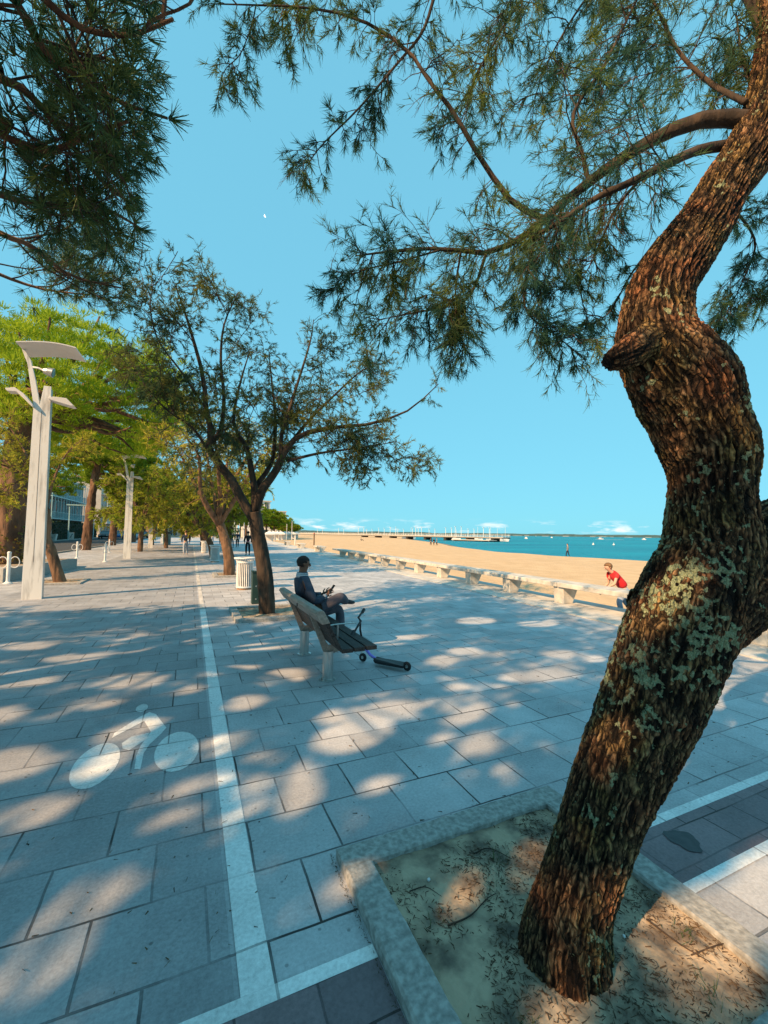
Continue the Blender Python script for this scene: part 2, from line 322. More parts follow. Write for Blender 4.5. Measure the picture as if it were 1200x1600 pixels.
rp.color_ramp.elements[0].color = (.0, .15, .23, 1); rp.color_ramp.elements[1].color = (.0, .24, .33, 1)
t.links.new(n1.outputs[0], rp.inputs[0]); t.links.new(rp.outputs[0], P.inputs['Base Color'])
n2 = t.nodes.new('ShaderNodeTexNoise'); n2.inputs['Scale'].default_value = 1.1; n2.inputs['Detail'].default_value = 6; t.links.new(mp.outputs[0], n2.inputs['Vector'])
bp = t.nodes.new('ShaderNodeBump'); bp.inputs['Distance'].default_value = .9; bp.inputs['Strength'].default_value = 1; t.links.new(n2.outputs[0], bp.inputs['Height']); t.links.new(bp.outputs[0], P.inputs['Normal'])
quad('sea', [(20, -3000), (9000, -3000), (9000, 9000), (20, 9000)], -1.2, Mw)
# far wooded shore across the bay
sh = MB(); px = np.linspace(-200, 1600, 400); rows = []
for dd, hh in ((4300, 0), (4330, .35), (4420, .9), (4600, 1.0), (4900, .6)):
    r_ = []
    for i, x in enumerate(px):
        d = ray(x, 836); d = d[:2]/np.linalg.norm(d[:2])
        h = (24+15*noise.noise(Vector((x*.006, 1, 0)))+9*noise.noise(Vector((x*.03, 2, 0)))+4*noise.noise(Vector((x*.15, dd*.01, 0))))*(1.0 if x < 900 else 1.0)
        r_.append((d[0]*dd, d[1]*dd, -1.5+hh*max(6, h)))
    rows.append(r_)
Rw = np.array(rows); sh.grid(Rw[..., 0], Rw[..., 1], Rw[..., 2])
struct(sh.build('far_shore', mat('far_wood', (.035, .075, .075), (.075, .125, .11), .95, .02, (1, 1, 3), detail=8)), 'low wooded shore across the bay')
bs = MB()
for i in range(60):
    x = rng.uniform(430, 1250); d = ray(x, 836); d = d[:2]/np.linalg.norm(d[:2]); D = 4285
    bs.box((d[0]*D, d[1]*D, -1.2+rng.uniform(1, 3)), (rng.uniform(10, 60), rng.uniform(10, 60), rng.uniform(2, 5)), rz=-math.atan2(d[0], d[1]))
tag(bs.build('waterfront_village', M['kerb']), 'pale strip of tiny houses and sand along the far shore', 'village', kind='stuff')
# half moon
mo = MB(); c = atD(415, 337, 9000); n = 24; ax = nrm(RT*.9+UP*.35); ay = nrm(np.cross(ax, FW)); rad = 36
pts = [c+rad*(-ax*math.cos(a)+ay*math.sin(a)) for a in np.linspace(-1.5, 1.5, n)]+[c+rad*(-ax*math.cos(a)*.25+ay*math.sin(a)) for a in np.linspace(1.5, -1.5, n)]
mo.add([p for p in pts]+[p-c*.004 for p in pts], [list(range(2*n)), list(range(4*n-1, 2*n-1, -1))])
mm2 = mat('moon', (.8, .8, .8)); q = mm2.node_tree.nodes['Principled BSDF']; q.inputs['Emission Color'].default_value = (.8, .9, .95, 1); q.inputs['Emission Strength'].default_value = .45
tag(mo.build('moon', mm2), 'small pale half moon in the open blue sky', 'moon')

# ================================================================== TREES
def smooth_path(P, n):
    """Catmull-Rom through P (k x d) resampled to n rows"""
    P = np.asarray(P, float); k = len(P); Q = np.vstack([2*P[0]-P[1], P, 2*P[-1]-P[-2]])
    t = np.linspace(0, k-1-1e-9, n); i = t.astype(int); f = (t-i)[:, None]
    a, b, c, d = Q[i], Q[i+1], Q[i+2], Q[i+3]
    return .5*((2*b)+(c-a)*f+(2*a-5*b+4*c-d)*f**2+(3*b-a-3*c+d)*f**3)

def bark_tube(P, r, nr, ns, amp, freq, seed, name, m, parent, knob=None, cap=True, zs=.2):
    """trunk with ridged, furrowed bark as real relief. P: path, r: radius per path point"""
    Q = smooth_path(np.column_stack([P, r]), nr); C = Q[:, :3]; rad = Q[:, 3]
    T = np.gradient(C, axis=0); T = nrm(T); u = nrm(np.cross(T[0], V(0, 1, 0.1))); U = []
    for i in range(nr):
        u = u-T[i]*np.dot(u, T[i]); u /= np.linalg.norm(u); U.append(u)
    U = np.array(U); W = np.cross(T, U); s = np.concatenate([[0], np.cumsum(np.linalg.norm(np.diff(C, axis=0), axis=1))])
    verts = np.zeros((nr, ns, 3)); hgt = np.zeros((nr, ns)); R0 = rad.mean()
    for i in range(nr):
        for j in range(ns):
            th = 2*math.pi*j/ns; tw = th+s[i]*.5
            x, y, z = math.cos(tw)*R0*freq, math.sin(tw)*R0*freq, s[i]*freq*zs
            a = noise.noise(Vector((x*1.0+seed, y, z)))
            wv = noise.noise(Vector((x*.5, y*.5+seed, z*2.5)))*.38
            rdg = 1-abs(noise.noise(Vector((x+wv, y+wv, z+seed))))*2.4
            fine = 1-abs(noise.noise(Vector((x*2.3+wv*2, y*2.3, z*2.6+seed))))*2.2
            lump = noise.noise(Vector((math.cos(th)*1.3+seed, math.sin(th)*1.3, s[i]*2.2)))
            crack = noise.noise(Vector((x*1.3, y*1.3, s[i]*freq*1.1)))
            h = rdg*.62+fine*.30+a*.25+crack*.28
            hgt[i, j] = h
            rr = rad[i]*(1+.07*lump)+amp*(h-.4)
            verts[i, j] = C[i]+rr*(math.cos(th)*U[i]+math.sin(th)*W[i])
    if knob is not None:
        for (kc, kr, kh) in knob:
            d = np.linalg.norm(verts-kc, axis=2); out_ = nrm(verts-C[:, None]); verts += out_*(kh*np.exp(-(d/kr)**2))[..., None]
    mb = MB(); i = np.arange(nr-1)[:, None]*ns; j = np.arange(ns)[None]; k = (j+1) % ns
    mb.add(verts.reshape(-1, 3), np.stack([i+j, i+k, i+ns+k, i+ns+j], -1).reshape(-1, 4))
    if cap: mb.f.append(np.array([[(nr-1)*ns+x for x in range(ns)]]))
    o = mb.build(name, m, parent, smooth=True)
    at = o.data.attributes.new('relief', 'FLOAT', 'POINT'); at.data.foreach_set('value', hgt.ravel().astype(np.float32))
    return o

def near_bark():
    B = bpy.data.materials.new('furrowed_bark'); B.use_nodes = True; t = B.node_tree; P = t.nodes['Principled BSDF']; nn = t.nodes; l = t.links
    P.inputs['Roughness'].default_value = .9; P.inputs['Specular IOR Level'].default_value = .2
    at = nn.new('ShaderNodeAttribute'); at.attribute_name = 'relief'
    co = nn.new('ShaderNodeTexCoord')
    r = nn.new('ShaderNodeValToRGB'); e = r.color_ramp.elements; e[0].position = .05; e[0].color = (.012, .008, .006, 1); e[1].position = .95; e[1].color = (.46, .28, .145, 1)
    a = e.new(.45); a.color = (.085, .05, .027, 1); a = e.new(.7); a.color = (.22, .13, .062, 1)
    l.new(at.outputs['Fac'], r.inputs[0])
    # reddish and mossy blotches
    n0 = nn.new('ShaderNodeTexNoise'); n0.inputs['Scale'].default_value = 6; n0.inputs['Detail'].default_value = 7; l.new(co.outputs['Object'], n0.inputs['Vector'])
    r0 = nn.new('ShaderNodeValToRGB'); e = r0.color_ramp.elements; e[0].position = .36; e[0].color = (1.08, .78, .72, 1); e[1].position = .62; e[1].color = (1.02, 1.06, .78, 1); a = e.new(.5); a.color = (1, 1, 1, 1)
    l.new(n0.outputs[0], r0.inputs[0])
    mu = nn.new('ShaderNodeMix'); mu.data_type = 'RGBA'; mu.blend_type = 'MULTIPLY'; mu.inputs[0].default_value = 1; l.new(r.outputs[0], mu.inputs[6]); l.new(r0.outputs[0], mu.inputs[7])
    # cracks between long bark plates
    cm_ = nn.new('ShaderNodeMapping'); cm_.inputs['Scale'].default_value = (46, 46, 13); cm_.inputs['Rotation'].default_value = (R(8), R(-14), 0)
    cn = nn.new('ShaderNodeTexNoise'); cn.inputs['Scale'].default_value = 14; cn.inputs['Detail'].default_value = 4; l.new(co.outputs['Object'], cn.inputs['Vector'])
    cv = nn.new('ShaderNodeVectorMath'); cv.operation = 'MULTIPLY_ADD'; cv.inputs[1].default_value = (.05, .05, .06); l.new(cn.outputs[1], cv.inputs[0]); l.new(co.outputs['Object'], cv.inputs[2]); l.new(cv.outputs[0], cm_.inputs[0])
    vo = nn.new('ShaderNodeTexVoronoi'); vo.feature = 'DISTANCE_TO_EDGE'; vo.inputs['Scale'].default_value = 1; l.new(cm_.outputs[0], vo.inputs['Vector'])
    vr = nn.new('ShaderNodeMapRange'); vr.inputs[1].default_value = .01; vr.inputs[2].default_value = .16; vr.inputs[3].default_value = .22; vr.inputs[4].default_value = 1.12; l.new(vo.outputs['Distance'], vr.inputs[0])
    vsx = nn.new('ShaderNodeVectorMath'); vsx.operation = 'SCALE'; l.new(mu.outputs[2], vsx.inputs[0]); l.new(vr.outputs[0], vsx.inputs[3])
    # lichen
    n1 = nn.new('ShaderNodeTexNoise'); n1.inputs['Scale'].default_value = 5.5; n1.inputs['Detail'].default_value = 2; l.new(co.outputs['Object'], n1.inputs['Vector'])
    n2 = nn.new('ShaderNodeTexNoise'); n2.inputs['Scale'].default_value = 34; n2.inputs['Detail'].default_value = 6; l.new(co.outputs['Object'], n2.inputs['Vector'])
    sz = nn.new('ShaderNodeSeparateXYZ'); l.new(co.outputs['Object'], sz.inputs[0])
    zr = nn.new('ShaderNodeValToRGB'); e = zr.color_ramp.elements; e[0].position = 0; e[0].color = (0, 0, 0, 1); e[1].position = 1; e[1].color = (.0, .0, .0, 1)
    for p_, v_ in ((.28, .35), (.4, .95), (.52, 1.0), (.6, .15)): a = e.new(p_); a.color = (v_, v_, v_, 1)
    dz = nn.new('ShaderNodeMath'); dz.operation = 'DIVIDE'; dz.inputs[1].default_value = 3.2; l.new(sz.outputs[2], dz.inputs[0]); l.new(dz.outputs[0], zr.inputs[0])
    s1 = nn.new('ShaderNodeMath'); s1.operation = 'MULTIPLY_ADD'; s1.inputs[1].default_value = .9; l.new(n1.outputs[0], s1.inputs[0]); l.new(n2.outputs[0], s1.inputs[2])
    s2 = nn.new('ShaderNodeMath'); s2.operation = 'MULTIPLY_ADD'; s2.inputs[1].default_value = .17; l.new(zr.outputs[0], s2.inputs[0]); l.new(s1.outputs[0], s2.inputs[2])
    lr = nn.new('ShaderNodeMapRange'); lr.inputs[1].default_value = 1.165; lr.inputs[2].default_value = 1.195; l.new(s2.outputs[0], lr.inputs[0])
    v = nn.new('ShaderNodeTexVoronoi'); v.inputs['Scale'].default_value = 160; l.new(co.outputs['Object'], v.inputs['Vector'])
    lc = nn.new('ShaderNodeValToRGB'); lc.color_ramp.elements[0].color = (.50, .54, .34, 1); lc.color_ramp.elements[1].color = (.26, .31, .17, 1); lc.color_ramp.elements[1].position = .8; l.new(v.outputs['Distance'], lc.inputs[0])
    m2 = nn.new('ShaderNodeMix'); m2.data_type = 'RGBA'; l.new(lr.outputs[0], m2.inputs[0]); l.new(vsx.outputs[0], m2.inputs[6]); l.new(lc.outputs[0], m2.inputs[7])
    l.new(m2.outputs[2], P.inputs['Base Color'])
    ng = nn.new('ShaderNodeTexNoise'); ng.inputs['Scale'].default_value = 110; ng.inputs['Detail'].default_value = 8; ng.inputs['Roughness'].default_value = .7; l.new(co.outputs['Object'], ng.inputs['Vector'])
    hb = nn.new('ShaderNodeMath'); hb.operation = 'MULTIPLY_ADD'; hb.inputs[1].default_value = .6; l.new(lr.outputs[0], hb.inputs[0]); hv = nn.new('ShaderNodeMath'); hv.operation = 'MULTIPLY_ADD'; hv.inputs[1].default_value = .9; l.new(vr.outputs[0], hv.inputs[0]); l.new(ng.outputs[0], hv.inputs[2]); l.new(hv.outputs[0], hb.inputs[2])
    bp = nn.new('ShaderNodeBump'); bp.inputs['Distance'].default_value = .02; l.new(hb.outputs[0], bp.inputs['Height']); l.new(bp.outputs[0], P.inputs['Normal'])
    return B
M['nbark'] = near_bark()

# sunflecks seen on the paving: leaves and twigs overhead are cut away so the sun lands here
FLECKS = [(130, 1410, 95, 26, -42), (50, 1530, 120, 30, -46), (70, 1272, 62, 13, -28), (258, 1240, 38, 10, -25), (250, 1285, 26, 8, -25), (30, 1192, 48, 24, -10), (8, 1120, 30, 18, 0),
 (150, 1100, 48, 8, 0), (205, 1140, 55, 11, -18), (165, 1192, 55, 13, -32), (40, 1066, 45, 9, -5), (205, 1064, 52, 11, -5), (295, 1077, 20, 7, 0), (120, 1030, 50, 7, 0), (240, 1022, 46, 7, 0), (40, 1010, 40, 6, 0),
 (385, 1098, 32, 12, -8), (440, 1058, 34, 13, -8), (380, 1040, 24, 8, 0), (400, 1012, 30, 7, 0), (550, 1150, 60, 22, -12), (590, 1112, 60, 13, -8), (520, 1120, 24, 10, 0), (468, 1240, 34, 34, 0), (600, 1226, 36, 13, -8), (500, 1406, 52, 9, -20),
 (694, 1155, 20, 12, 0), (738, 1112, 26, 9, -20), (720, 1122, 30, 8, -10), (855, 1055, 36, 8, 0), (875, 1022, 24, 6, 0), (692, 1032, 20, 8, 0), (725, 1017, 24, 6, 0), (700, 1058, 14, 6, 0), (716, 1073, 18, 6, 0), (792, 1064, 22, 9, -30), (930, 1030, 16, 5, 0),
 (345, 1165, 20, 16, 0), (620, 1000, 34, 7, -10), (640, 1050, 14, 5, 0), (745, 970, 30, 5, 0), (840, 975, 30, 4, 0), (800, 1100, 12, 5, 0), (1130, 1200, 60, 16, -20), (950, 1090, 22, 6, 0), (1150, 1060, 24, 5, 0), (1040, 1010, 20, 5, 0),
 (1190, 1400, 130, 50, -20), (1090, 1480, 110, 45, 30), (900, 1590, 130, 22, 0), (725, 1400, 40, 28, -20), (838, 1345, 24, 32, 30), (560, 1372, 42, 12, -20), (640, 1560, 30, 40, 40), (1040, 1290, 50, 16, -20), (780, 1200, 14, 6, 0), (520, 1320, 18, 8, -10), (415, 1180, 26, 9, -10)]
def in_fleck(W, lift=0.0):
    t = (W[:, 2]-lift)/sdir[2]; G = W-t[:, None]*sdir; q = G-CAM; z = q@FW; z = np.where(z < .2, 1e9, z); px_ = 600+F*(q@RT)/z; py_ = 800-F*(q@UP)/z; hit = np.zeros(len(W), bool)
    for (a, b, rx, ry, an) in FLECKS:
        c_, s_ = math.cos(R(an)), math.sin(R(an)); dx, dy = px_-a, py_-b; u, v = dx*c_+dy*s_, -dx*s_+dy*c_; hit |= (u/rx)**2+(v/ry)**2 < 1
    return hit
class Crown:
    """collects twigs and leaves"""
    def __init__(s): s.tw = MB(); s.O = []; s.D = []; s.Ln = []
    def twig(s, P, r0, r1, seg=4): s.tw.tube(P, np.linspace(r0, r1, len(P)), seg, cap=False)
    def leaves(s, O, D, Ln): s.O.append(np.atleast_2d(O)); s.D.append(np.atleast_2d(D)); s.Ln.append(np.broadcast_to(Ln, (len(np.atleast_2d(O)),)))
    def foliage(s, name, m, parent, wd, keep=None, tip=.3, fleck=False):
        O = np.vstack(s.O); D = np.vstack(s.D); Ln = np.concatenate(s.Ln)
        if keep is not None: k = keep(O); O, D, Ln = O[k], D[k], Ln[k]
        if fleck:
            W = O+np.array(parent.location); k = ~(in_fleck(W) | in_fleck(W+D/np.linalg.norm(D, axis=1, keepdims=True)*Ln[:, None])); O, D, Ln = O[k], D[k], Ln[k]
        mb = MB(); mb.blades(O, D, Ln, wd, tip); return mb.build(name, m, parent)

def walk(p, d, ln, n, wob, pull=(0, 0, 0)):
    P = [np.array(p, float)]; d = nrm(np.array(d, float)); pull = np.array(pull, float)
    for i in range(n):
        d = nrm(d+rng.normal(size=3)*wob+pull/n); P.append(P[-1]+d*ln/n)
    return np.array(P)

def spray(cr, p, d, ln, r, nl, leaf, droop=.5, sub=5, wob=.16):
    """feathery tamarisk spray: a twig with side twiglets, each densely set with short scale leaves"""
    P = walk(p, d, ln, 6, wob, (0, 0, -droop)); cr.twig(P, r, r*.3, 3)
    T = nrm(np.gradient(P, axis=0))
    for k in range(sub):
        f = rng.uniform(.15, 1.0); i = min(int(f*6), 5); q = P[i]+(P[i+1]-P[i])*(f*6-i)
        dd = nrm(T[i]+rng.normal(size=3)*.55); l2 = ln*rng.uniform(.22, .5)
        S = walk(q, dd, l2, 3, .2, (0, 0, -droop*.8)); cr.twig(S, r*.4, r*.2, 3)
        t = rng.uniform(0, 3-1e-6, nl); ii = t.astype(int); O = S[ii]+(S[ii+1]-S[ii])*(t-ii)[:, None]
        D = nrm(S[ii+1]-S[ii])+rng.normal(size=(nl, 3))*.42; cr.leaves(O, D, leaf*rng.uniform(.5, 1.2, nl))

def dress(cr, P, r0, r1, nspray, ln, nl, leaf, droop=.5, side=1.0, start=.15, up=0.0, sub=5, twigr=.004):
    """branch polyline with sprays along it"""
    P = np.asarray(P, float); n = len(P); cr.twig(P, r0, r1, 6)
    T = nrm(np.gradient(P, axis=0)); 
    for k in range(nspray):
        f = (start+(1-start)*rng.random())*(n-1-1e-6); i = int(f); q = P[i]+(P[i+1]-P[i])*(f-i)
        rnd = rng.normal(size=3); rnd -= T[i]*np.dot(rnd, T[i]); d = nrm(T[i]*.55+nrm(rnd)*side+V(0, 0, up))
        spray(cr, q, d, ln*rng.uniform(.5, 1.25), twigr, nl, leaf, droop, sub)
def branchlets(P, k, ln, n=7, wob=.14, pull=(0, 0, -.3), start=.2, spread=.9):
    """side branches of a branch polyline"""
    P = np.asarray(P, float); T = nrm(np.gradient(P, axis=0)); out_ = []
    for _ in range(k):
        f = (start+(1-start)*rng.random())*(len(P)-1-1e-6); i = int(f); q = P[i]+(P[i+1]-P[i])*(f-i)
        rnd = rng.normal(size=3); rnd -= T[i]*np.dot(rnd, T[i]); out_.append(walk(q, T[i]*.7+nrm(rnd)*spread, ln*rng.uniform(.6, 1.3), n, wob, pull))
    return out_

# ---- the large leaning tamarisk in front, rooted in its pit
nt_ = thing('tamarisk_tree', 'large leaning tamarisk with furrowed lichen-spotted trunk rooted in the nearest kerbed pit', 'tree', (1.36, 1.42, 0), 0, None)
ORG = V(1.36, 1.42, 0)
prof = [(1545, 796, 962), (1500, 804, 956), (1445, 820, 953), (1400, 838, 958), (1330, 862, 982), (1250, 886, 1012), (1150, 922, 1062), (1075, 948, 1100), (1000, 975, 1136), (930, 1003, 1165),
        (862, 1035, 1180), (804, 1042, 1176), (756, 1048, 1172), (708, 1038, 1177), (656, 1019, 1158), (612, 994, 1148), (575, 975, 1120), (536, 962, 1090), (501, 968, 1080), (450, 983, 1084), (400, 1015, 1112), (350, 1056, 1142),
        (300, 1090, 1166), (240, 1130, 1210), (180, 1158, 1246), (110, 1180, 1270), (30, 1192, 1284), (-60, 1198, 1284), (-150, 1190, 1260)]
Pt, Pr = [], []
for (y, a, b) in prof:
    dpt = 1.92-.20*max(0, (y-800))/690+.28*max(0, (600-y))/600; Pt.append(atD((a+b)/2, y, dpt)-ORG); Pr.append((b-a)/2/F*dpt*.905)
Pt = np.array(Pt); Pr = np.array(Pr)
kn = atD(948, 560, 1.92)-ORG
trunk = bark_tube(Pt, Pr, 900, 330, .015, 56.0, 3.1, 'trunk', M['nbark'], nt_, knob=[(kn+V(.03, 0, 0), .05, .075)], zs=.15)
lp = [(1040, 985, 70), (1090, 945, 76), (1140, 905, 78), (1195, 872, 80), (1260, 835, 72), (1330, 790, 62), (1420, 720, 52), (1480, 600, 44)]
Lp = np.array([atD(x, y, 1.90+.03*i)-ORG for i, (x, y, _) in enumerate(lp)]); Lr = np.array([w_/F*1.93 for _, _, w_ in lp])
bark_tube(Lp, Lr, 360, 260, .015, 56.0, 8.7, 'limb', M['nbark'], nt_, zs=.15)

SP = np.array([atD(1030, 520, 1.93)-ORG, atD(1000, 540, 1.84)-ORG, atD(972, 556, 1.80)-ORG, atD(950, 566, 1.79)-ORG]); bark_tube(SP, np.array([.085, .075, .055, .034]), 110, 120, .011, 60.0, 12.3, 'branch_stub', M['nbark'], nt_, zs=.15)
cr = Crown(); LEAF = .055
def pxpath(pts, n=14):
    Q = np.array([atD(x, y, d)-ORG for x, y, d in pts]); return smooth_path(Q, n)
main = [  # (pixel path with depths, r0, r1, number of sprays)
 ([(1180, 190, 2.1), (1110, 185, 2.15), (1040, 208, 2.2), (975, 245, 2.3), (920, 285, 2.35), (870, 325, 2.4), (820, 368, 2.45), (760, 395, 2.5), (690, 388, 2.55), (610, 393, 2.6), (555, 400, 2.6)], .040, .004),
 ([(1150, 225, 2.15), (1090, 235, 2.1), (1040, 258, 2.0), (985, 285, 1.95), (930, 310, 2.0), (870, 350, 2.05), (830, 370, 2.1)], .026, .008),
 ([(850, 342, 2.4), (800, 315, 2.42), (750, 246, 2.4), (708, 175, 2.4), (675, 133, 2.45), (633, 75, 2.5), (560, 30, 2.55), (480, 12, 2.6), (400, 8, 2.6), (330, 6, 2.65)], .017, .003),
 ([(400, 8, 2.6), (393, 40, 2.6), (375, 85, 2.6), (350, 112, 2.58), (338, 160, 2.58)], .004, .002),
 ([(680, -10, 2.5), (660, 50, 2.5), (620, 100, 2.5), (560, 170, 2.5), (500, 230, 2.5), (470, 275, 2.5)], .010, .002),
 ([(760, 395, 2.5), (735, 460, 2.5), (690, 480, 2.5), (640, 490, 2.5), (590, 500, 2.5)], .010, .002),
 ([(690, 390, 2.55), (620, 410, 2.55), (560, 425, 2.55), (515, 460, 2.55)], .006, .002),
 ([(840, 360, 2.4), (825, 420, 2.4), (822, 485, 2.4), (870, 525, 2.4), (905, 555, 2.4)], .009, .002),
 ([(720, 395, 2.5), (712, 450, 2.5), (716, 500, 2.5), (725, 545, 2.5)], .007, .002),
 ([(920, 285, 2.35), (910, 240, 2.35), (895, 180, 2.35), (940, 110, 2.4), (975, 40, 2.45), (1010, -30, 2.5)], .012, .006),
 ([(1165, 160, 2.1), (1110, 130, 2.3), (1060, 80, 2.4), (1030, 20, 2.5), (1000, -40, 2.5)], .014, .006),
 ([(1180, 150, 2.2), (1160, 90, 2.4), (1150, 20, 2.6)], .012, .004),
 ([(1200, 60, 2.3), (1150, -40, 2.5), (1050, -120, 2.6), (900, -170, 2.7), (760, -160, 2.7), (680, -10, 2.5)], .035, .010),
 ([(900, -170, 2.7), (860, -60, 2.6), (800, 20, 2.5), (760, 90, 2.5), (730, 150, 2.5)], .012, .002),
 ([(1000, -140, 2.7), (960, -60, 2.9), (900, 20, 2.9), (850, 110, 2.9), (830, 180, 2.9)], .012, .002),
 ([(760, -160, 2.7), (640, -120, 2.8), (540, -60, 2.8), (470, 0, 2.8), (430, 40, 2.8)], .012, .002),
 ([(1120, 300, 2.4), (1150, 330, 2.8), (1180, 380, 3.0), (1160, 440, 3.0), (1130, 500, 3.0)], .012, .002),
 ([(1190, 250, 2.5), (1260, 330, 2.8), (1230, 420, 3.0), (1190, 480, 3.0)], .012, .002),
 ([(1030, 370, 2.2), (985, 430, 2.4), (950, 490, 2.5), (900, 520, 2.5)], .006, .002),
 ([(1000, 280, 2.0), (960, 330, 2.2), (930, 400, 2.3), (900, 450, 2.3)], .008, .002)]
spn = [70, 36, 52, 16, 26, 30, 24, 32, 24, 48, 46, 34, 26, 46, 46, 22, 40, 36, 10, 16]
spl_ = {5: .22, 7: .23, 8: .21, 16: .18, 17: .18, 18: .14, 19: .17, 2: .17, 3: .13, 4: .17, 6: .17, 15: .17}
bark_branch = MB()
for k, (pp, r0, r1) in enumerate(main):
    P = pxpath(pp, 18)
    bark_branch.tube(P, np.linspace(r0, r1, 18), 8)
    dress(cr, P, .0004, .0003, int(spn[k]*1.35), spl_.get(k, .25), 18, LEAF, droop=.75, start=.12 if k not in (0, 1) else .3, sub=5, twigr=.0030)
    for Q in branchlets(P, 5 if k not in (3, 18) else 1, .42 if k not in spl_ else .25, 6, .16, (0, 0, -.5), start=.25):
        dress(cr, Q, .004, .0015, 7, .22 if k not in spl_ else .15, 17, LEAF, droop=.8, sub=4, twigr=.0024)
bark_branch.build('branches', M['bark2'], nt_, smooth=True)
cr.tw.build('twigs', M['twig'], nt_)
cr.foliage('foliage', M['tam'], nt_, .0033, fleck=True)
print('near leaves', sum(len(o) for o in cr.O))

# ---- mid tamarisk beside the wooden bench and the smaller ones down the rows
def tamarisk(name, label, base, paths, leafm, barkm, seed, scale_leaf, wd, nsp, spl, group=None, tdepth=None, droop=.35, nbl=3, bl=1.0, nl=12, sub=5, trunk_rings=(120, 28), amp=.02):
    """paths: list of (points rel. base, r0, r1, leafy) ; the first is the trunk"""
    t_ = thing(name, label, 'tree', base, 0, group); c = Crown(); bb = MB()
    for k, (P, r0, r1, leafy) in enumerate(paths):
        P = smooth_path(P, 16)
        if k == 0: bark_tube(P, np.linspace(r0, r1, 16), trunk_rings[0], trunk_rings[1], amp, 9, seed, 'trunk', barkm, t_)
        else:
            bb.tube(P+np.cumsum(rng.normal(size=P.shape)*r1*.3, 0)*0, np.linspace(r0, r1, 16), 8)
            if leafy:
                dress(c, P, .0005, .0004, int(nsp*leafy), spl, nl, scale_leaf, droop=droop, start=.25, sub=sub, twigr=wd*.6)
                for Q in branchlets(P, nbl, bl, 7, .15, (0, 0, .12), start=.25, spread=.8):
                    dress(c, Q, r1*.9, wd*.6, int(nsp*leafy*.45), spl, nl, scale_leaf, droop=droop, sub=sub, twigr=wd*.55)
                    for Q2 in branchlets(Q, 2, bl*.5, 5, .15, (0, 0, -.1), start=.3):
                        dress(c, Q2, r1*.5, wd*.5, int(nsp*leafy*.25), spl, nl, scale_leaf, droop=droop, sub=sub, twigr=wd*.5)
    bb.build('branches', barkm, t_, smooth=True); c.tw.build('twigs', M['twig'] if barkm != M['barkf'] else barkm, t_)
    c.foliage('foliage', leafm, t_, wd)
    return t_
B2 = V(1.45, 9.1, 0)
def p2(pts, d0=None): return np.array([atY(x, y if y > 600 else 600-(600-y)*.84, 9.1+dy)-B2 for x, y, dy in pts])
t2 = [(p2([(417, 968, 0), (416, 930, 0), (413, 890, 0), (404, 840, 0), (397, 800, 0)]), .175, .125, 0),
      (p2([(399, 815, 0), (380, 785, 0), (362, 750, 0), (342, 725, 0), (326, 700, 0), (330, 675, -.1), (322, 640, -.2), (318, 590, -.3), (305, 530, -.3), (290, 470, -.3), (275, 420, -.4)]), .105, .012, 1),
      (p2([(328, 695, 0), (345, 670, .2), (350, 620, .3), (345, 560, .4), (350, 490, .4), (372, 430, .5)]), .055, .010, 1),
      (p2([(326, 705, 0), (300, 668, -.4), (260, 640, -.6), (225, 600, -.8)]), .03, .008, .8),
      (p2([(322, 640, -.2), (285, 580, -.5), (248, 520, -.6), (235, 460, -.7), (240, 410, -.7)]), .022, .006, .8),
      (p2([(397, 810, 0), (398, 770, 0), (392, 730, .1), (385, 700, .2), (365, 660, .4), (375, 600, .5), (390, 540, .6)]), .085, .010, .9),
      (p2([(398, 800, 0), (410, 765, -.1), (432, 735, -.2), (445, 705, -.3), (470, 680, -.4), (520, 668, -.5), (580, 662, -.6), (640, 640, -.6), (685, 600, -.6)]), .10, .010, 1.1),
      (p2([(440, 715, -.3), (440, 680, -.3), (455, 630, -.3), (470, 580, -.2), (485, 520, -.1), (490, 480, 0)]), .05, .008, 1),
      (p2([(445, 705, -.2), (480, 660, .1), (520, 620, .3), (560, 580, .5), (590, 560, .6)]), .045, .008, 1),
      (p2([(400, 760, .1), (425, 720, .4), (430, 660, .6), (425, 600, .7), (420, 540, .8)]), .06, .008, .9),
      (p2([(450, 720, -.3), (500, 708, -.7), (560, 700, -.9), (620, 690, -1.0)]), .035, .008, 1)]
rng = np.random.default_rng(21)
tamarisk('tamarisk_tree', 'forked dark tamarisk with an open airy crown right behind the wooden bench', tuple(B2), t2, M['tam2'], M['bark2'], 5.5, 0.085, .0105, 26, .38, nbl=6, bl=1.0, nl=13)

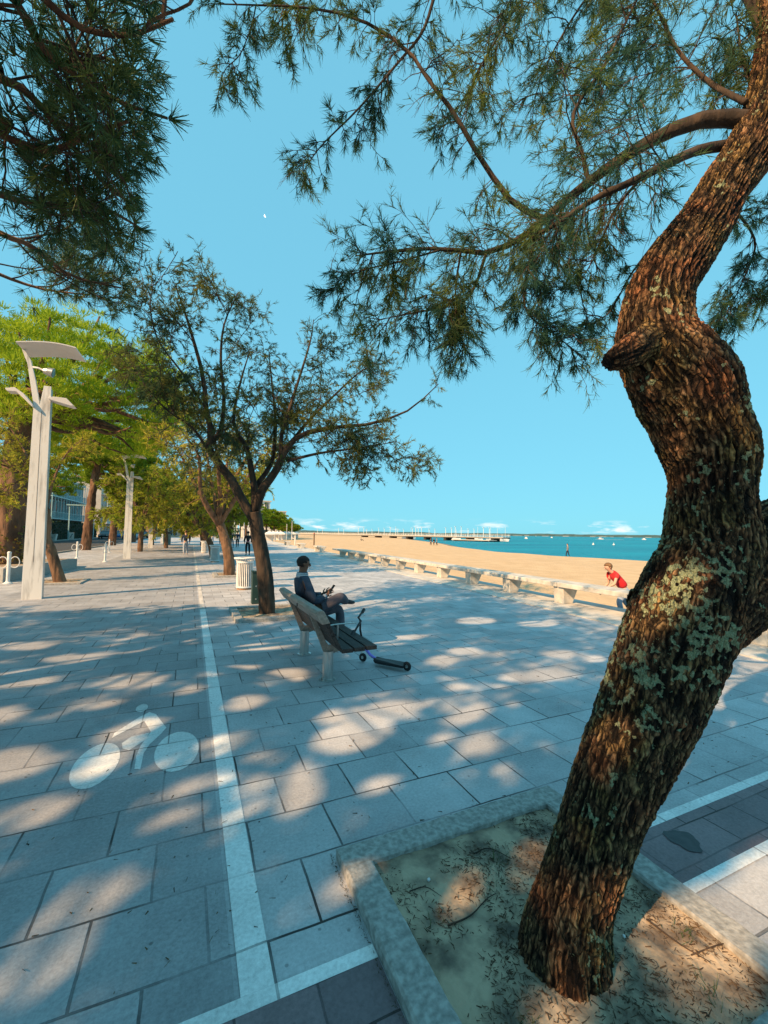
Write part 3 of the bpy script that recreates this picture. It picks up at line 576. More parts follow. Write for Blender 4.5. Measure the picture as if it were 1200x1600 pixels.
def random_tam(x, y, label, h, lean, r, leafm, seed, fork=1.5, spreadx=2.0, group=None, wd=.02, n=7, nsp=12, low=True):
    global rng
    rng = np.random.default_rng(seed); b = V(x, y, 0); top = V(lean*fork*.6, 0, fork)
    paths = [(np.array([V(0, 0, -.05), V(lean*.1*fork, 0, fork*.4), V(lean*.35*fork, .05, fork*.75), top]), r, r*.72, 0)]
    for k in range(n):
        a = 2*math.pi*(k+rng.random()*.6)/n; out_ = spreadx*rng.uniform(.55, 1.1); hh = (h-fork)*rng.uniform(.55, 1)
        e = top+V(math.cos(a)*out_, math.sin(a)*out_, hh)
        mid = top+V(math.cos(a)*out_*.35, math.sin(a)*out_*.35, hh*.35)+rng.normal(size=3)*.12; m2 = top+V(math.cos(a)*out_*.75, math.sin(a)*out_*.75, hh*.75)+rng.normal(size=3)*.18
        paths.append((np.array([top-V(0, 0, .15), mid, m2, e]), r*.55, r*.08, 1))
        if low: e2 = top+V(math.cos(a+.4)*out_*1.05, math.sin(a+.4)*out_*1.05, rng.uniform(-.1, .9)); paths.append((np.array([mid, (mid+e2)/2+V(0, 0, .3), e2]), r*.2, r*.06, .8))
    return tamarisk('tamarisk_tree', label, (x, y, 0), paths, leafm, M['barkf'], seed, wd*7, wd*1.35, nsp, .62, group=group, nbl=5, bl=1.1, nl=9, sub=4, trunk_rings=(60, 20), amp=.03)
G1 = 'tamarisks in the row along the promenade'
random_tam(1.4, 17.6, 'tamarisk with sunlit forked trunk behind the nearer white slatted bin', 5.6, -.35, .21, M['tamy'], 31, fork=2.1, group=G1, wd=.018, nsp=13, low=False)
random_tam(1.35, 30.5, 'slanting tamarisk trunk with yellow-green crown just left of the dark trunk', 5.6, -.75, .2, M['tamy'], 32, fork=2.2, spreadx=2.4, group=G1, wd=.026)
random_tam(2.3, 31.5, 'dark straight tamarisk trunk behind the second white bin', 6.0, .1, .26, M['tamg'], 33, fork=2.6, spreadx=1.8, group=G1, wd=.028)
random_tam(1.2, 41, 'small tamarisk half hidden behind the slanting yellow-green one', 5.6, -.3, .2, M['tamy'], 34, fork=2.2, group=G1, wd=.034)
random_tam(1.2, 54, 'farthest tamarisk of the row beside the lane line', 6.2, -.3, .2, M['tamg'], 35, fork=2.2, spreadx=2.4, group=G1, wd=.045, n=6)
G2 = 'tamarisks on the landward side of the promenade'
random_tam(-3.7, 39.4, 'small tamarisk with thin trunk between the second and third lamp posts', 7.2, .05, .2, M['tamg'], 36, fork=2.6, spreadx=2.9, group=G2, wd=.034, n=8)
random_tam(-2.2, 47, 'bright yellow tamarisk crown above the teal cabinet', 7.4, -.1, .2, M['tamy'], 37, fork=2.8, spreadx=3.0, group=G2, wd=.038, n=8)
random_tam(-4.2, 58, 'green tamarisk behind the bright yellow one', 7.6, -.1, .2, M['tamg'], 38, fork=2.8, spreadx=3.2, group=G2, wd=.05, n=7)
# thin leaning trunk beside the first lamp post
rng = np.random.default_rng(41); B3 = V(-3.85, 16.9, 0)
def p3(pts): return np.array([atY(x, y, 16.9+dy)-B3 for x, y, dy in pts])
tamarisk('tamarisk_tree', 'thin crooked sunlit trunk leaning out from behind the first lamp post', tuple(B3),
         [(p3([(95, 912, 0), (88, 890, 0), (80, 862, 0), (72, 840, 0), (74, 820, 0), (72, 795, 0)]), .17, .10, 0),
          (p3([(73, 800, 0), (66, 770, 0), (45, 745, 0), (15, 730, 0), (-20, 720, 0)]), .07, .015, .9),
          (p3([(72, 790, 0), (84, 750, .3), (100, 715, .5), (120, 690, .6)]), .05, .012, .9),
          (p3([(70, 780, 0), (50, 730, .2), (30, 690, .4), (10, 660, .6)]), .05, .012, .9), (p3([(45, 745, 0), (10, 760, -.2), (-30, 770, -.3)]), .03, .012, .9)],
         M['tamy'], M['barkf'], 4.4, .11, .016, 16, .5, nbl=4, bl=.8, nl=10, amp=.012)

# ---- pines
def tuft(c, p, d, n, ln, spread=.55):
    D = nrm(nrm(d)+rng.normal(size=(n, 3))*spread); c.leaves(np.repeat([p], n, 0)+D*ln*.08, D, ln*rng.uniform(.75, 1.1, n))

def maritime(label, base, trunkP, tr, limbs, seed, ln=.16, wd=.009, tufts=3, nn_=24, group=None, nside=9, keep=lambda p: True, sl_=1.0):
    global rng
    rng = np.random.default_rng(seed); t_ = thing('pine_tree', label, 'tree', tuple(base), 0, group); c = Crown(); bb = MB()
    P = smooth_path(trunkP, 14); bark_tube(P, np.linspace(tr, tr*.55, 14), 90, 36, .05, 4, seed, 'trunk', M['pinebark'], t_)
    for (Lp_, r0) in limbs:
        Q = smooth_path(Lp_, 14); bb.tube(Q, np.linspace(r0, .012, 14), 8)
        for S in branchlets(Q, nside, 1.25*sl_, 7, .16, (0, 0, .25), start=.22, spread=.75)+[Q[-5:]]:
            if not keep(S[-1]+base): continue
            if not in_fleck(S+base)[:-1].any(): c.twig(S, .016, .006, 4)
            for S2 in branchlets(S, 6, .55, 5, .18, (0, 0, .25), start=.15, spread=.8)+[S]:
                if not keep(S2[-1]+base): continue
                if not in_fleck(S2+base).any(): c.twig(S2, .007, .004, 3)
                for S3 in branchlets(S2, tufts, .26, 3, .2, (0, 0, .2), start=.3, spread=.8):
                    if not keep(S3[-1]+base) or in_fleck(S3+base).any(): continue
                    c.twig(S3, .0045, .003, 3); tuft(c, S3[-1], S3[-1]-S3[-2], nn_, ln)
                tuft(c, S2[-1], S2[-1]-S2[-2], nn_, ln)
    bb.build('branches', M['pinebark'], t_, smooth=True); c.tw.build('twigs', M['twig'], t_); c.foliage('foliage', M['pine'], t_, wd, tip=.5, fleck=True)
    print('pine leaves', sum(len(o) for o in c.O)); return t_
PA = V(-6.6, 4.2, 0)
def pa(pts): return np.array([gnd(x, y, z)-PA for x, y, z in pts])
limbs = [(np.array([V(.2, 0, 4.6), *pa([(-60, -120, 5.6), (40, -30, 5.7), (120, 40, 5.7), (200, 55, 5.7), (270, 30, 5.6)])]), .042),
         (np.array([V(.2, 0, 4.4), *pa([(-80, -60, 5.6), (25, 10, 5.6), (70, 80, 5.6), (120, 120, 5.6), (190, 160, 5.5), (262, 185, 5.5)])]), .048),
         (np.array([V(.2, 0, 4.3), *pa([(-90, 150, 5.6), (10, 215, 5.5), (80, 235, 5.5), (130, 215, 5.4), (200, 190, 5.4)])]), .06),
         (np.array([V(.2, .2, 4.5), *pa([(-90, 90, 6), (-10, 120, 6), (50, 150, 5.9), (130, 250, 5.8), (180, 300, 5.8), (225, 330, 5.8)])]), .06),
         (np.array([V(.1, .2, 4.4), *pa([(-100, 250, 5.7), (0, 305, 5.6), (80, 320, 5.6), (160, 325, 5.5), (225, 360, 5.5)])]), .055),
         (np.array([V(.1, .3, 4.4), *pa([(-100, 310, 5.7), (0, 365, 5.5), (50, 385, 5.5), (110, 430, 5.4), (190, 450, 5.4)])]), .055),
         (np.array([V(0, .3, 4.6), *pa([(-100, 370, 6.2), (-20, 420, 6.1), (60, 450, 6.0), (130, 460, 6.0)])]), .05),
         (np.array([V(.3, -.3, 4.4), V(2.0, -.9, 5.3), V(3.6, -1.4, 5.9), V(4.8, -2.2, 6.2)]), .07),
         (np.array([V(.2, -.4, 4.6), V(1.3, -2.0, 5.6), V(2.2, -3.6, 6.0), V(2.8, -5.0, 6.1)]), .07),
         (np.array([V(0, 0, 5), V(-1.5, -1.8, 6), V(-2.6, -3.6, 6.6)]), .06),
         (np.array([V(0, 0, 5), V(-1.8, .8, 6), V(-3.4, 1.2, 6.6)]), .06),
         (np.array([V(0, 0, 5.4), V(1.2, .2, 6.6), V(2.8, .8, 7.2)]), .06),
         (np.array([V(0, 0, 5.4), V(.6, -1.6, 6.8), V(1.8, -2.6, 7.4)]), .06)]
def kpA(p):
    k = 3.9/max(p[2]-CH, 1.0); x, y = p[0]*k, p[1]*k
    return y < 3.0 or (x < -.27-.17*(y-3.6)+.12*math.sin(y*3.1) and y < 9.0+.4*math.sin(x*4))
extra = []  # off-view limbs added to thicken the pine's shade on the paving
rl = np.random.default_rng(15)
for k in range(15):
    a = -2.6+3.3*k/15+rl.random()*.2; o_ = rl.uniform(3.0, 5.6); extra.append((np.array([V(0, 0, 4.6), V(math.cos(a)*o_*.45, math.sin(a)*o_*.45, 5.9), V(math.cos(a)*o_, math.sin(a)*o_, 6.4+rl.random())]), .06))
maritime('overhanging maritime pine with long needles reaching in at the top left', PA, np.array([V(0, 0, -.1), V(.1, .05, 2), V(0, .1, 4), V(0, 0, 5.6)]), .3, limbs+extra, 51, keep=kpA, nside=10)
# unseen pine added behind the camera's left shoulder to throw dappled shade on the paving
PC = V(-7.4, -3.6, 0); rl = np.random.default_rng(5); limb2 = []
for k in range(14):
    a = 2*math.pi*k/14+rl.random()*.3; o_ = rl.uniform(3.2, 5.2); limb2.append((np.array([V(0, 0, 4.6), V(math.cos(a)*o_*.45, math.sin(a)*o_*.45, 5.7), V(math.cos(a)*o_, math.sin(a)*o_, 6.5+rl.random())]), .065))
maritime('unseen second maritime pine behind the overhanging one, added for its shade', PC, np.array([V(0, 0, -.1), V(.1, .05, 2), V(0, .1, 4), V(0, 0, 5.6)]), .3, limb2, 52, wd=.034, nn_=50, nside=12)

PE = V(-11.6, 3.4, 0); rl = np.random.default_rng(8); limb3 = []  # unseen pine added so its crown shades the left of the promenade
for k in range(12):
    a = 2*math.pi*k/12+rl.random()*.3; o_ = rl.uniform(2.8, 4.6); limb3.append((np.array([V(0, 0, 4.6), V(math.cos(a)*o_*.45, math.sin(a)*o_*.45, 5.7), V(math.cos(a)*o_, math.sin(a)*o_, 6.3+rl.random())]), .065))
maritime('unseen third maritime pine, farther landward than the overhanging one, added for its shade', PE, np.array([V(0, 0, -.1), V(.1, .05, 2), V(0, .1, 4), V(0, 0, 5.6)]), .3, limb3, 53, wd=.034, nn_=46, nside=11)
def umbrella_pine(label, base, h, rad, tr, m, seed, nclump, nbl_, ln, wd, crown_h, lean=(0, 0), group=None, off=(0, 0)):
    """stone pine: thick trunk, forked red limbs, clumped umbrella crown"""
    global rng
    rng = np.random.default_rng(seed); t_ = thing('pine_tree', label, 'tree', base, 0, group)
    fk = h-crown_h*1.25; top = V(lean[0], lean[1], fk)
    P = smooth_path(np.array([V(0, 0, -.1), V(lean[0]*.2, lean[1]*.2, fk*.35), V(lean[0]*.55, lean[1]*.5, fk*.7), top]), 12)
    bark_tube(P, np.linspace(tr, tr*.7, 12), 110, 48, .07, 2.6, seed, 'trunk', M['pinebark'], t_); bb = MB(); c = Crown()
    cc = V(lean[0]+off[0], lean[1]+off[1], h-crown_h)
    K = []
    for k in range(nclump):
        while True:
            q = rng.uniform(-1, 1, 3); rr_ = np.linalg.norm(q)
            if rr_ < 1 and q[2] > -.55 and (rr_ > .72 or rng.random() < .2): break
        lump = 1+.16*math.sin(3*math.atan2(q[1], q[0])+seed)+.10*math.sin(7*math.atan2(q[1], q[0]))
        K.append(cc+V(q[0]*rad*lump, q[1]*rad*lump, q[2]*crown_h*(1+.12*rng.normal())))
    K = np.array(K)
    for k in range(0, nclump, max(1, nclump//46)):
        e = K[k]; m1 = top+(e-top)*V(.4, .4, .22)+rng.normal(size=3)*.2; m2 = top+(e-top)*V(.8, .8, .65)+rng.normal(size=3)*.25
        bb.tube(smooth_path(np.array([top-V(0, 0, .3), m1, m2, e]), 10), np.linspace(tr*.28, .03, 10), 6)
    for e in K:
        s_ = rng.uniform(.26, .46)*rad/6.0*(1 if nclump > 1000 else 1.35); n = nbl_
        q = nrm(rng.normal(size=(n, 3))); q[:, 2] = np.abs(q[:, 2])*.8-.15; o = e+q*s_*rng.uniform(.3, 1, n)[:, None]
        D = q+V(0, 0, .7)+rng.normal(size=(n, 3))*.3; c.leaves(o, D, ln*rng.uniform(.6, 1.2, n))
    bb.build('branches', M['pinebark'], t_, smooth=True); c.foliage('foliage', m, t_, wd, tip=.5); return t_
umbrella_pine('big stone pine with ivy at its foot behind the first lamp post', (-6.5, 21, 0), 10.6, 5.7, .52, M['pineb'], 61, 1500, 58, .20, .032, 3.2, lean=(.2, .6), off=(.9, 1.9))
G3 = 'stone pines along the landward edge'
umbrella_pine('stone pine just beyond the big one, above the second lamp post', (-8.0, 43, 0), 11.5, 4.3, .36, M['pinef'], 62, 340, 70, .34, .06, 3.0, lean=(.6, 0), group=G3)
umbrella_pine('dark stone pine farther down the promenade behind the third lamp post', (-8.0, 56, 0), 11.5, 4.3, .36, M['pinef'], 63, 360, 60, .4, .085, 3.2, lean=(.5, 0), group=G3)
umbrella_pine('farthest stone pine at the end of the landward row', (-7.8, 72, 0), 11.0, 4.6, .45, M['pinef'], 64, 320, 50, .5, .12, 3.2, lean=(.5, 0), group=G3)
umbrella_pine('stone pine set back across the road near the white-framed building', (-19.6, 66, 0), 11.0, 6.0, .5, M['pinef'], 65, 320, 50, .4, .09, 3.2, group=G3)

# ================================================================== OBJECTS
def kerb_pit(name, label, x0, y0, x1, y1, w_, h, seed):
    t_ = thing(name, label, 'tree pit kerb', ((x0+x1)/2, (y0+y1)/2, 0)); cx, cy = (x0+x1)/2, (y0+y1)/2
    a, b, c, d = x0-cx, y0-cy, x1-cx, y1-cy
    for lo, hi in (((a, b+w_, -.03), (a+w_, d-w_-.002, h)), ((c-w_, b+w_, -.03), (c, d-w_-.002, h-.002)), ((a, d-w_, -.03), (c, d, h+.001)), ((a, b, -.03), (c, b+w_-.002, h+.001))):
        m_ = MB(); n = 26; L_ = hi[0]-lo[0] > hi[1]-lo[1]
        # bevelled bar cut into steps so that its edges can be chipped
        ax = 0 if L_ else 1; s_ = np.linspace(lo[ax], hi[ax], n); o_ = 1-ax; bv = .009
        sec = [(lo[o_], lo[2]), (lo[o_], h-bv), (lo[o_]+bv, h), (hi[o_]-bv, h), (hi[o_], h-bv), (hi[o_], lo[2])]
        vs = []
        for q in s_:
            for i, (p, z) in enumerate(sec):
                jx = 0 if i in (0, 5) else .0035*noise.noise(Vector((q*19+seed, i*3.1, cx)))
                z_ = z+(hi[2]-h)+jx; v = [0, 0, z_]; v[ax] = q; v[o_] = p+jx*.7; vs.append(v)
        fs = [[i*6+j, i*6+6+j, i*6+7+j, i*6+1+j] for i in range(n-1) for j in range(5)]+[list(range(6)), list(range((n-1)*6+5, (n-1)*6-1, -1))]
        m_.add(vs, fs).build('kerb_stone', M['kerb'], t_)
    g = np.linspace(0, 1, 110); X, Y = np.meshgrid(x0+w_*.5+(x1-x0-w_)*g, y0+w_*.5+(y1-y0-w_)*g, indexing='ij')
    Z = np.array([noise.noise(Vector((x*3, y*3, seed)))*.014+noise.noise(Vector((x*11, y*11, seed)))*.008+noise.noise(Vector((x*40, y*40, seed)))*.0035 for x, y in zip(X.ravel(), Y.ravel())]).reshape(X.shape)+h-.030; Z = np.maximum(Z, .009)
    so_ = MB().grid(X, Y, Z).build('pit_soil', M['soil'], smooth=True); so_['kind'] = 'structure'
    return lambda x, y: max(.009, h-.030+noise.noise(Vector((x*3, y*3, seed)))*.014+noise.noise(Vector((x*11, y*11, seed)))*.008)
sz1 = kerb_pit('tree_pit_kerb', 'square worn concrete kerb around the nearest tree pit', .745, .745, 2.20, 2.21, .145, .056, 1.0)
kerb_pit('tree_pit_kerb', 'low concrete kerb around the pit of the tree by the wooden bench', .80, 8.42, 2.25, 9.95, .15, .07, 2.0)
kerb_pit('tree_pit_kerb', 'low kerb of the third pit, behind the nearer slatted bin', .82, 16.9, 2.2, 18.4, .15, .07, 3.0)
kerb_pit('tree_pit_kerb', 'low kerb around the thin crooked trunk by the first lamp post', -4.5, 16.1, -3.1, 17.6, .15, .05, 4.0)
# litter on the nearest pit
rng = np.random.default_rng(71); lit = MB(); n = 9000; xs = rng.uniform(.9, 2.05, n); ys = rng.uniform(.85, 2.06, n)
cl = np.array([noise.noise(Vector((x*3.2, y*3.2, 9)))+.6*noise.noise(Vector((x*9, y*9, 2))) for x, y in zip(xs, ys)])
k = cl > rng.uniform(-.35, .35, n); xs, ys = xs[k], ys[k]; O = np.array([(x, y, sz1(x, y)+.004) for x, y in zip(xs, ys)])
D = rng.normal(size=O.shape)*V(1, 1, .12); lit.blades(O, D, rng.uniform(.006, .028, len(O)), rng.uniform(.0015, .006, len(O)), .5)
tag(lit.build('leaf_litter', mat('dry_litter', (.035, .022, .014), (.12, .075, .04), .9, 40)), 'dark dry tamarisk litter scattered over the sandy soil of the nearest pit', 'leaf litter', kind='stuff')
gt = MB()
for (gx, gy, ng) in ((1.50, 1.83, 46), (1.10, 1.20, 26), (1.86, 1.55, 40), (1.95, 1.2, 34), (1.02, 1.66, 16), (1.8, 1.0, 30), (1.33, 1.72, 20)):
    O = np.array([(gx+a, gy+b, sz1(gx, gy)-.004) for a, b in rng.normal(size=(ng, 2))*.028]); gt.blades(O, rng.normal(size=O.shape)*.45+V(0, 0, .8), rng.uniform(.02, .055, ng), .0026, .2)
tag(gt.build('grass', mat('green_grass', (.03, .07, .015), (.07, .12, .03), .7, 20, trans=.3)), 'sparse short green grass in the sandy soil of the nearest pit', 'grass', kind='stuff')
gm_ = MB(); xs = np.linspace(.80, 1.35, 240)   # dirt and moss gathered along the outer edge of the kerb
O = np.array([(x, 2.222+abs(rng.normal())*.012, .004) for x in xs]); gm_.blades(O, rng.normal(size=O.shape)*V(1, .6, .5)+V(0, 0, .15), rng.uniform(.006, .018, len(O)), .003, .4)
O = np.array([(.733-abs(rng.normal())*.008, y, .004) for y in np.linspace(1.0, 2.25, 300)]); gm_.blades(O, rng.normal(size=O.shape)*V(.6, 1, .5)+V(0, 0, .1), rng.uniform(.005, .014, len(O)), .003, .4)
tag(gm_.build('kerb_dirt', mat('moss_dirt', (.03, .03, .012), (.09, .075, .035), .9, 30)), 'dirt and moss gathered along the foot of the nearest kerb', 'dirt', kind='stuff')
def stick(P, r, label):
    tag(MB().tube(smooth_path(np.array(P), 12), np.linspace(r, r*.4, 12), 6).build('dry_stick', M['twig'], smooth=True), label, 'stick', 'dry sticks lying in the nearest pit')
def gz(x, y, z=.045): p = gnd(x, y, z); return (p[0], p[1], sz1(p[0], p[1])+.006)
stick([gz(700, 1442), gz(735, 1425), gz(760, 1400), gz(775, 1390)], .004, 'bent dry stick lying left of the leaning trunk')
stick([gz(1010, 1430), gz(1060, 1470), gz(1110, 1500)], .004, 'long thin stick lying in the sunlit corner of the pit')
stick([gz(1080, 1490), gz(1130, 1470), gz(1160, 1475)], .003, 'short thin stick by the right-hand kerb of the pit')
stick([gz(640, 1385), gz(665, 1378), gz(690, 1392)], .0028, 'tiny curved twig near the left kerb of the pit')
stick([gz(740, 1330), gz(765, 1322), gz(800, 1340)], .003, 'thin twig at the back of the pit behind the trunk')
for (x, y, r, lb) in ((670, 1367, .009, 'white pebble lying left in the nearest pit'), (975, 1458, .007, 'small white pebble just right of the leaning trunk'), (1005, 1360, .006, 'tiny pale pebble under the right-hand kerb')):
    p = gz(x, y); m_ = MB(); m_.lathe([(0, -r*.7), (r*.8, -r*.45), (r, 0), (r*.75, r*.5), (0, r*.68)], p, 10); m_.v[0][:, 0] += .3*(m_.v[0][:, 1]-p[1])
    tag(m_.build('pebble', M['white'], smooth=True), lb, 'pebble')

rng = np.random.default_rng(77); n = 900; O = np.stack([rng.uniform(-2.2, 5.5, n), 1.9+8*rng.random(n)**1.6, np.full(n, .007)], -1); ins = (O[:, 0] > .7) & (O[:, 0] < 2.3) & (O[:, 1] < 2.25); O = O[~ins]
fb = MB(); fb.blades(O, rng.normal(size=O.shape)*V(1, 1, .08), rng.uniform(.008, .035, len(O)), rng.uniform(.002, .008, len(O)), .5)
tag(fb.build('fallen_leaves', mat('dry_leaf_bits', (.03, .022, .014), (.16, .10, .045), .9, 40)), 'scattered dry leaf bits lying on the paving slabs', 'fallen leaves', kind='stuff')
# ---- stone seats along the beach
G = 'stone seats in a row along the beach'
dirw = math.atan(.06)
def stone_seat(y, label, ln=2.1, first=False, lit_end=False):
    x = wallx(y); t_ = thing('stone_bench', label, 'stone bench', (x, y, 0), -dirw, G)
    m_ = MB().bbox((-.03, 0.004, .425), (.60, ln-.004, .535)); m_.build('seat_slab', M['conc'], t_, bevel=.012)
    for yy in ([0.0] if not lit_end else [0.15, ln-.4]):
        MB().prism([(.05, .02), (.33, .02), (.52, .424), (.03, .424)], 'y', yy-.17+(.0), yy+.17).build('support', M['conc'], t_, bevel=.01)
    return t_
names = ['nearest stone seat at the right edge, behind the leaning trunk', 'stone seat whose end the boy in red bends behind', 'third stone seat from the right, in blue shade', 'fourth stone seat from the right, dappled with shade',
         'fifth stone seat from the right, mostly sunlit', 'sixth stone seat from the right, brightly lit support', 'seventh stone seat from the right', 'eighth stone seat from the right', 'ninth stone seat from the right, striped with shade',
         'tenth stone seat from the right', 'eleventh stone seat from the right', 'twelfth stone seat from the right', 'thirteenth stone seat from the right', 'last stone seat of the long unbroken run']
for i, nm in enumerate(names): stone_seat(1.75+2.12*i, nm+'')
stone_seat(-.37, 'stone seat just outside the right edge of the view, beside the nearest one')
stone_seat(36.0, 'free-standing stone seat beyond the gap, nearest of the far ones', 2.6, lit_end=True)
stone_seat(45.5, 'free-standing stone seat farther off, left of the two beach posts', 2.8, lit_end=True)
stone_seat(56, 'farthest free-standing stone seat towards the parasols', 2.8, lit_end=True)

# ---- lamp posts
def lamp():
    t_ = thing('lamp_post', 'nearest tall flat white lamp post standing by the thin crooked trunk', 'lamp post', (-3.47, 13.0, 0), 0, 'tall flat lamp posts along the promenade')
    MB().prism([(-.20, 0), (.20, 0), (.165, 5.25), (.02, 5.25), (-.045, 4.75), (-.165, 4.75)], 'y', -.02, .02).build('front_plate', M['lampw'], t_)
    MB().prism([(-.195, 0), (.195, 0), (.16, 5.2), (-.16, 4.7)], 'y', .021, .17).build('rear_box', M['steel'], t_)
    MB().prism([(-.004, .9), (.004, .9), (.004, 4.6), (-.004, 4.6)], 'y', -.0235, -.0195).build('seam', mat('rust_seam', (.12, .08, .05), (.25, .2, .15), .8, 9), t_)
    MB().prism([(-.165, 4.74), (-.04, 4.74), (-.15, 5.35), (-.27, 5.85), (-.42, 6.12), (-.45, 6.08), (-.33, 5.75)], 'y', -.018, .05).build('raised_arm', M['lampw'], t_, bevel=.004)
    # curved rectangular reflector sail
    s_ = MB(); n = 12; u = np.linspace(0, 1, n); xs_ = -.46+1.18*u; zs_ = 6.09+.12*np.sin(u*math.pi*.75)
    top = []
    for a, z in zip(xs_, zs_): top += [(a-.03, -.30, z+.07), (a+.07, .36, z-.035)]
    bot = [(a, b, c-.025) for a, b, c in top]; nn_ = len(top)
    fs = [[2*i, 2*i+2, 2*i+3, 2*i+1] for i in range(n-1)]+[[nn_+2*i+1, nn_+2*i+3, nn_+2*i+2, nn_+2*i] for i in range(n-1)]
    fs += [[2*i, nn_+2*i, nn_+2*i+2, 2*i+2] for i in range(n-1)]+[[2*i+1, 2*i+3, nn_+2*i+3, nn_+2*i+1] for i in range(n-1)]+[[0, 1, nn_+1, nn_], [nn_-2, 2*nn_-2, 2*nn_-1, nn_-1]]
    s_.add(top+bot, fs).build('reflector_panel', M['lampsail'], t_, smooth=False)
    sp = MB().tube([(.02, -.1, 5.60), (.10, -.1, 5.59), (.20, -.1, 5.575), (.215, -.1, 5.572)], [.06, .095, .115, .118], 20).build('spotlight', M['steel'], t_, smooth=False)
    MB().cyl((.2155, -.1, 5.572), (.222, -.1, 5.571), .105, seg=20).build('lens', mat('lamp_glass', (.12, .25, .30), None, .15), sp)
    MB().tube([(-.22, .0, 5.68), (-.1, -.07, 5.66), (.04, -.09, 5.60)], .022, 8).build('bracket', M['lampw'], t_)
    MB().prism([(.15, 4.93), (.25, 4.97), (.52, 4.97), (.68, 4.80), (.62, 4.79), (.30, 4.86), (.15, 4.90)], 'y', -.16, .16).build('side_light', M['lampsail'], t_, bevel=.006)
    MB().prism([(-.15, 4.72), (-.35, 4.98), (-.52, 5.10), (-.70, 5.05), (-.66, 4.99), (-.48, 5.0), (-.15, 4.66)], 'y', -.12, .14).build('side_light', M['lampsail'], t_, bevel=.006)
    return t_
lp0 = lamp()
for (x, y, lb) in ((-3.47, 29.7, 'second tall flat lamp post, left of the small thin-trunked tamarisk'), (-3.6, 47.5, 'third tall flat lamp post, partly hidden by tamarisk leaves'), (-3.6, 66, 'fourth and farthest tall lamp post behind the teal cabinet')):
    c = copy_tree(lp0); c.location = (x, y, 0); c['label'] = lb

# ---- slatted bins
def bin_():
    t_ = thing('litter_bin', 'nearest round white slatted bin beside the tree by the wooden bench', 'bin', (1.5, 13.4, 0), 0, 'round white slatted bins along the tree row')
    sl_ = MB(); n = 26
    for k in range(n):
        a = 2*math.pi*k/n; c_, s_ = math.cos(a), math.sin(a)
        P = np.array([(.225*c_, .225*s_, .06), (.225*c_, .225*s_, .80), (.27*c_, .27*s_, .90), (.30*c_, .30*s_, .915)]); sl_.tube(P, .016, 4)
    sl_.build('slats', M['whitemet'], t_)
    MB().lathe([(.215, .05), (.245, .05), (.245, .10), (.215, .10), (.215, .05)], seg=28).build('bottom_ring', M['whitemet'], t_)
    MB().lathe([(.24, .78), (.25, .78), (.25, .84), (.24, .84), (.24, .78)], seg=28).build('upper_ring', M['whitemet'], t_)
    MB().lathe([(.17, .905), (.32, .905), (.325, .925), (.32, .94), (.17, .94), (.17, .905)], seg=28).build('rim', M['whitemet'], t_)
    MB().lathe([(0, .04), (.19, .05), (.19, .8), (.0, .8)], seg=20).build('liner', mat('dark_liner', (.03, .03, .03), None, .6), t_)
    MB().lathe([(0, 0), (.22, 0), (.22, .03), (0, .03)], seg=20).build('foot', mat('rusty_foot', (.25, .13, .06), (.4, .22, .1), .8, 20), t_)
    return t_
b0 = bin_()
for (x, y, lb) in ((1.25, 25.7, 'second white slatted bin, behind the forked sunlit trunk'), (1.0, 36.5, 'third white slatted bin, small, beside the slanting trunk')):
    c = copy_tree(b0); c.location = (x, y, 0); c['label'] = lb
t_ = thing('sign_box', 'dark green upright metal box standing left of the forked tree by the bench', 'box', (1.47, 10.62, 0))
MB().bbox((-.12, -.1, .0), (.12, .1, .74)).build('housing', M['green'], t_, bevel=.015)
MB().prism([(-.13, .742), (.13, .742), (.13, .765), (-.13, .785)], 'y', -.115, .115).build('sloped_lid', M['green'], t_)
for z in (.12, .42): MB().cyl((-.03, -.101, z), (-.03, -.108, z), .018, seg=12).build('bolt', M['steel'], t_)

# ---- cabinet, cycle racks, planter wall
t_ = thing('utility_cabinet', 'teal grey cabinet with sloping dark lid beyond the third lamp post', 'cabinet', (-2.7, 59, 0))
MB().bbox((-.42, -.3, 0), (.42, .3, 1.35)).build('housing', mat('teal_grey_paint', (.16, .27, .28), (.2, .32, .33), .6, 3), t_, bevel=.02)
MB().prism([(-.5, 1.352), (.5, 1.352), (.5, 1.42), (-.5, 1.85)], 'y', -.34, .34).build('sloping_lid', M['green'], t_)
def rack():
    t_ = thing('cycle_rack', 'nearest white post with looped rings at the left edge', 'cycle rack', (-5.12, 16.9, 0), 0, 'white ringed cycle rack posts')
    MB().lathe([(0, 0), (.12, 0), (.12, .02), (.06, .06), (.05, .1), (.05, .92), (.055, .94), (.055, .96), (.04, .99), (0, 1.0)], seg=18).build('post', M['whitemet'], t_, smooth=False)
    for s_ in (-1, 1):
        th = np.linspace(0, 2*math.pi, 26); MB().tube(np.stack([s_*(.03+.12*(1-np.cos(th))), np.full(26, -.02), .66+.17*np.sin(th)], -1), .013, 8, cap=False).build('ring', M['whitemet'], t_, smooth=True)
    return t_
r0 = rack()
for (x, y, rz, lb) in ((-6.1, 30.5, 0, 'ringed cycle post beyond the end of the low planter wall'), (-4.12, 26.8, 1.2, 'ringed cycle post standing turned, nearest the second lamp post'), (-6.6, 25.0, .2, 'ringed cycle post half hidden by the thin crooked trunk'), (-5.6, 38, .3, 'ringed cycle post far off, right of the second lamp post')):
    c = copy_tree(r0); c.location = (x, y, 0); c.rotation_euler = (0, 0, rz); c['label'] = lb
pw = MB(); pw.bbox((-8.6, 17.25, 0), (-5.25, 17.5, .45)); struct_p = thing('planter_wall', 'low concrete planter wall around the foot of the big stone pine', 'planter')
MB().bbox((-8.8, 17.25, 0), (-5.35, 17.48, .44)).build('front_wall', M['conc'], struct_p, bevel=.01)
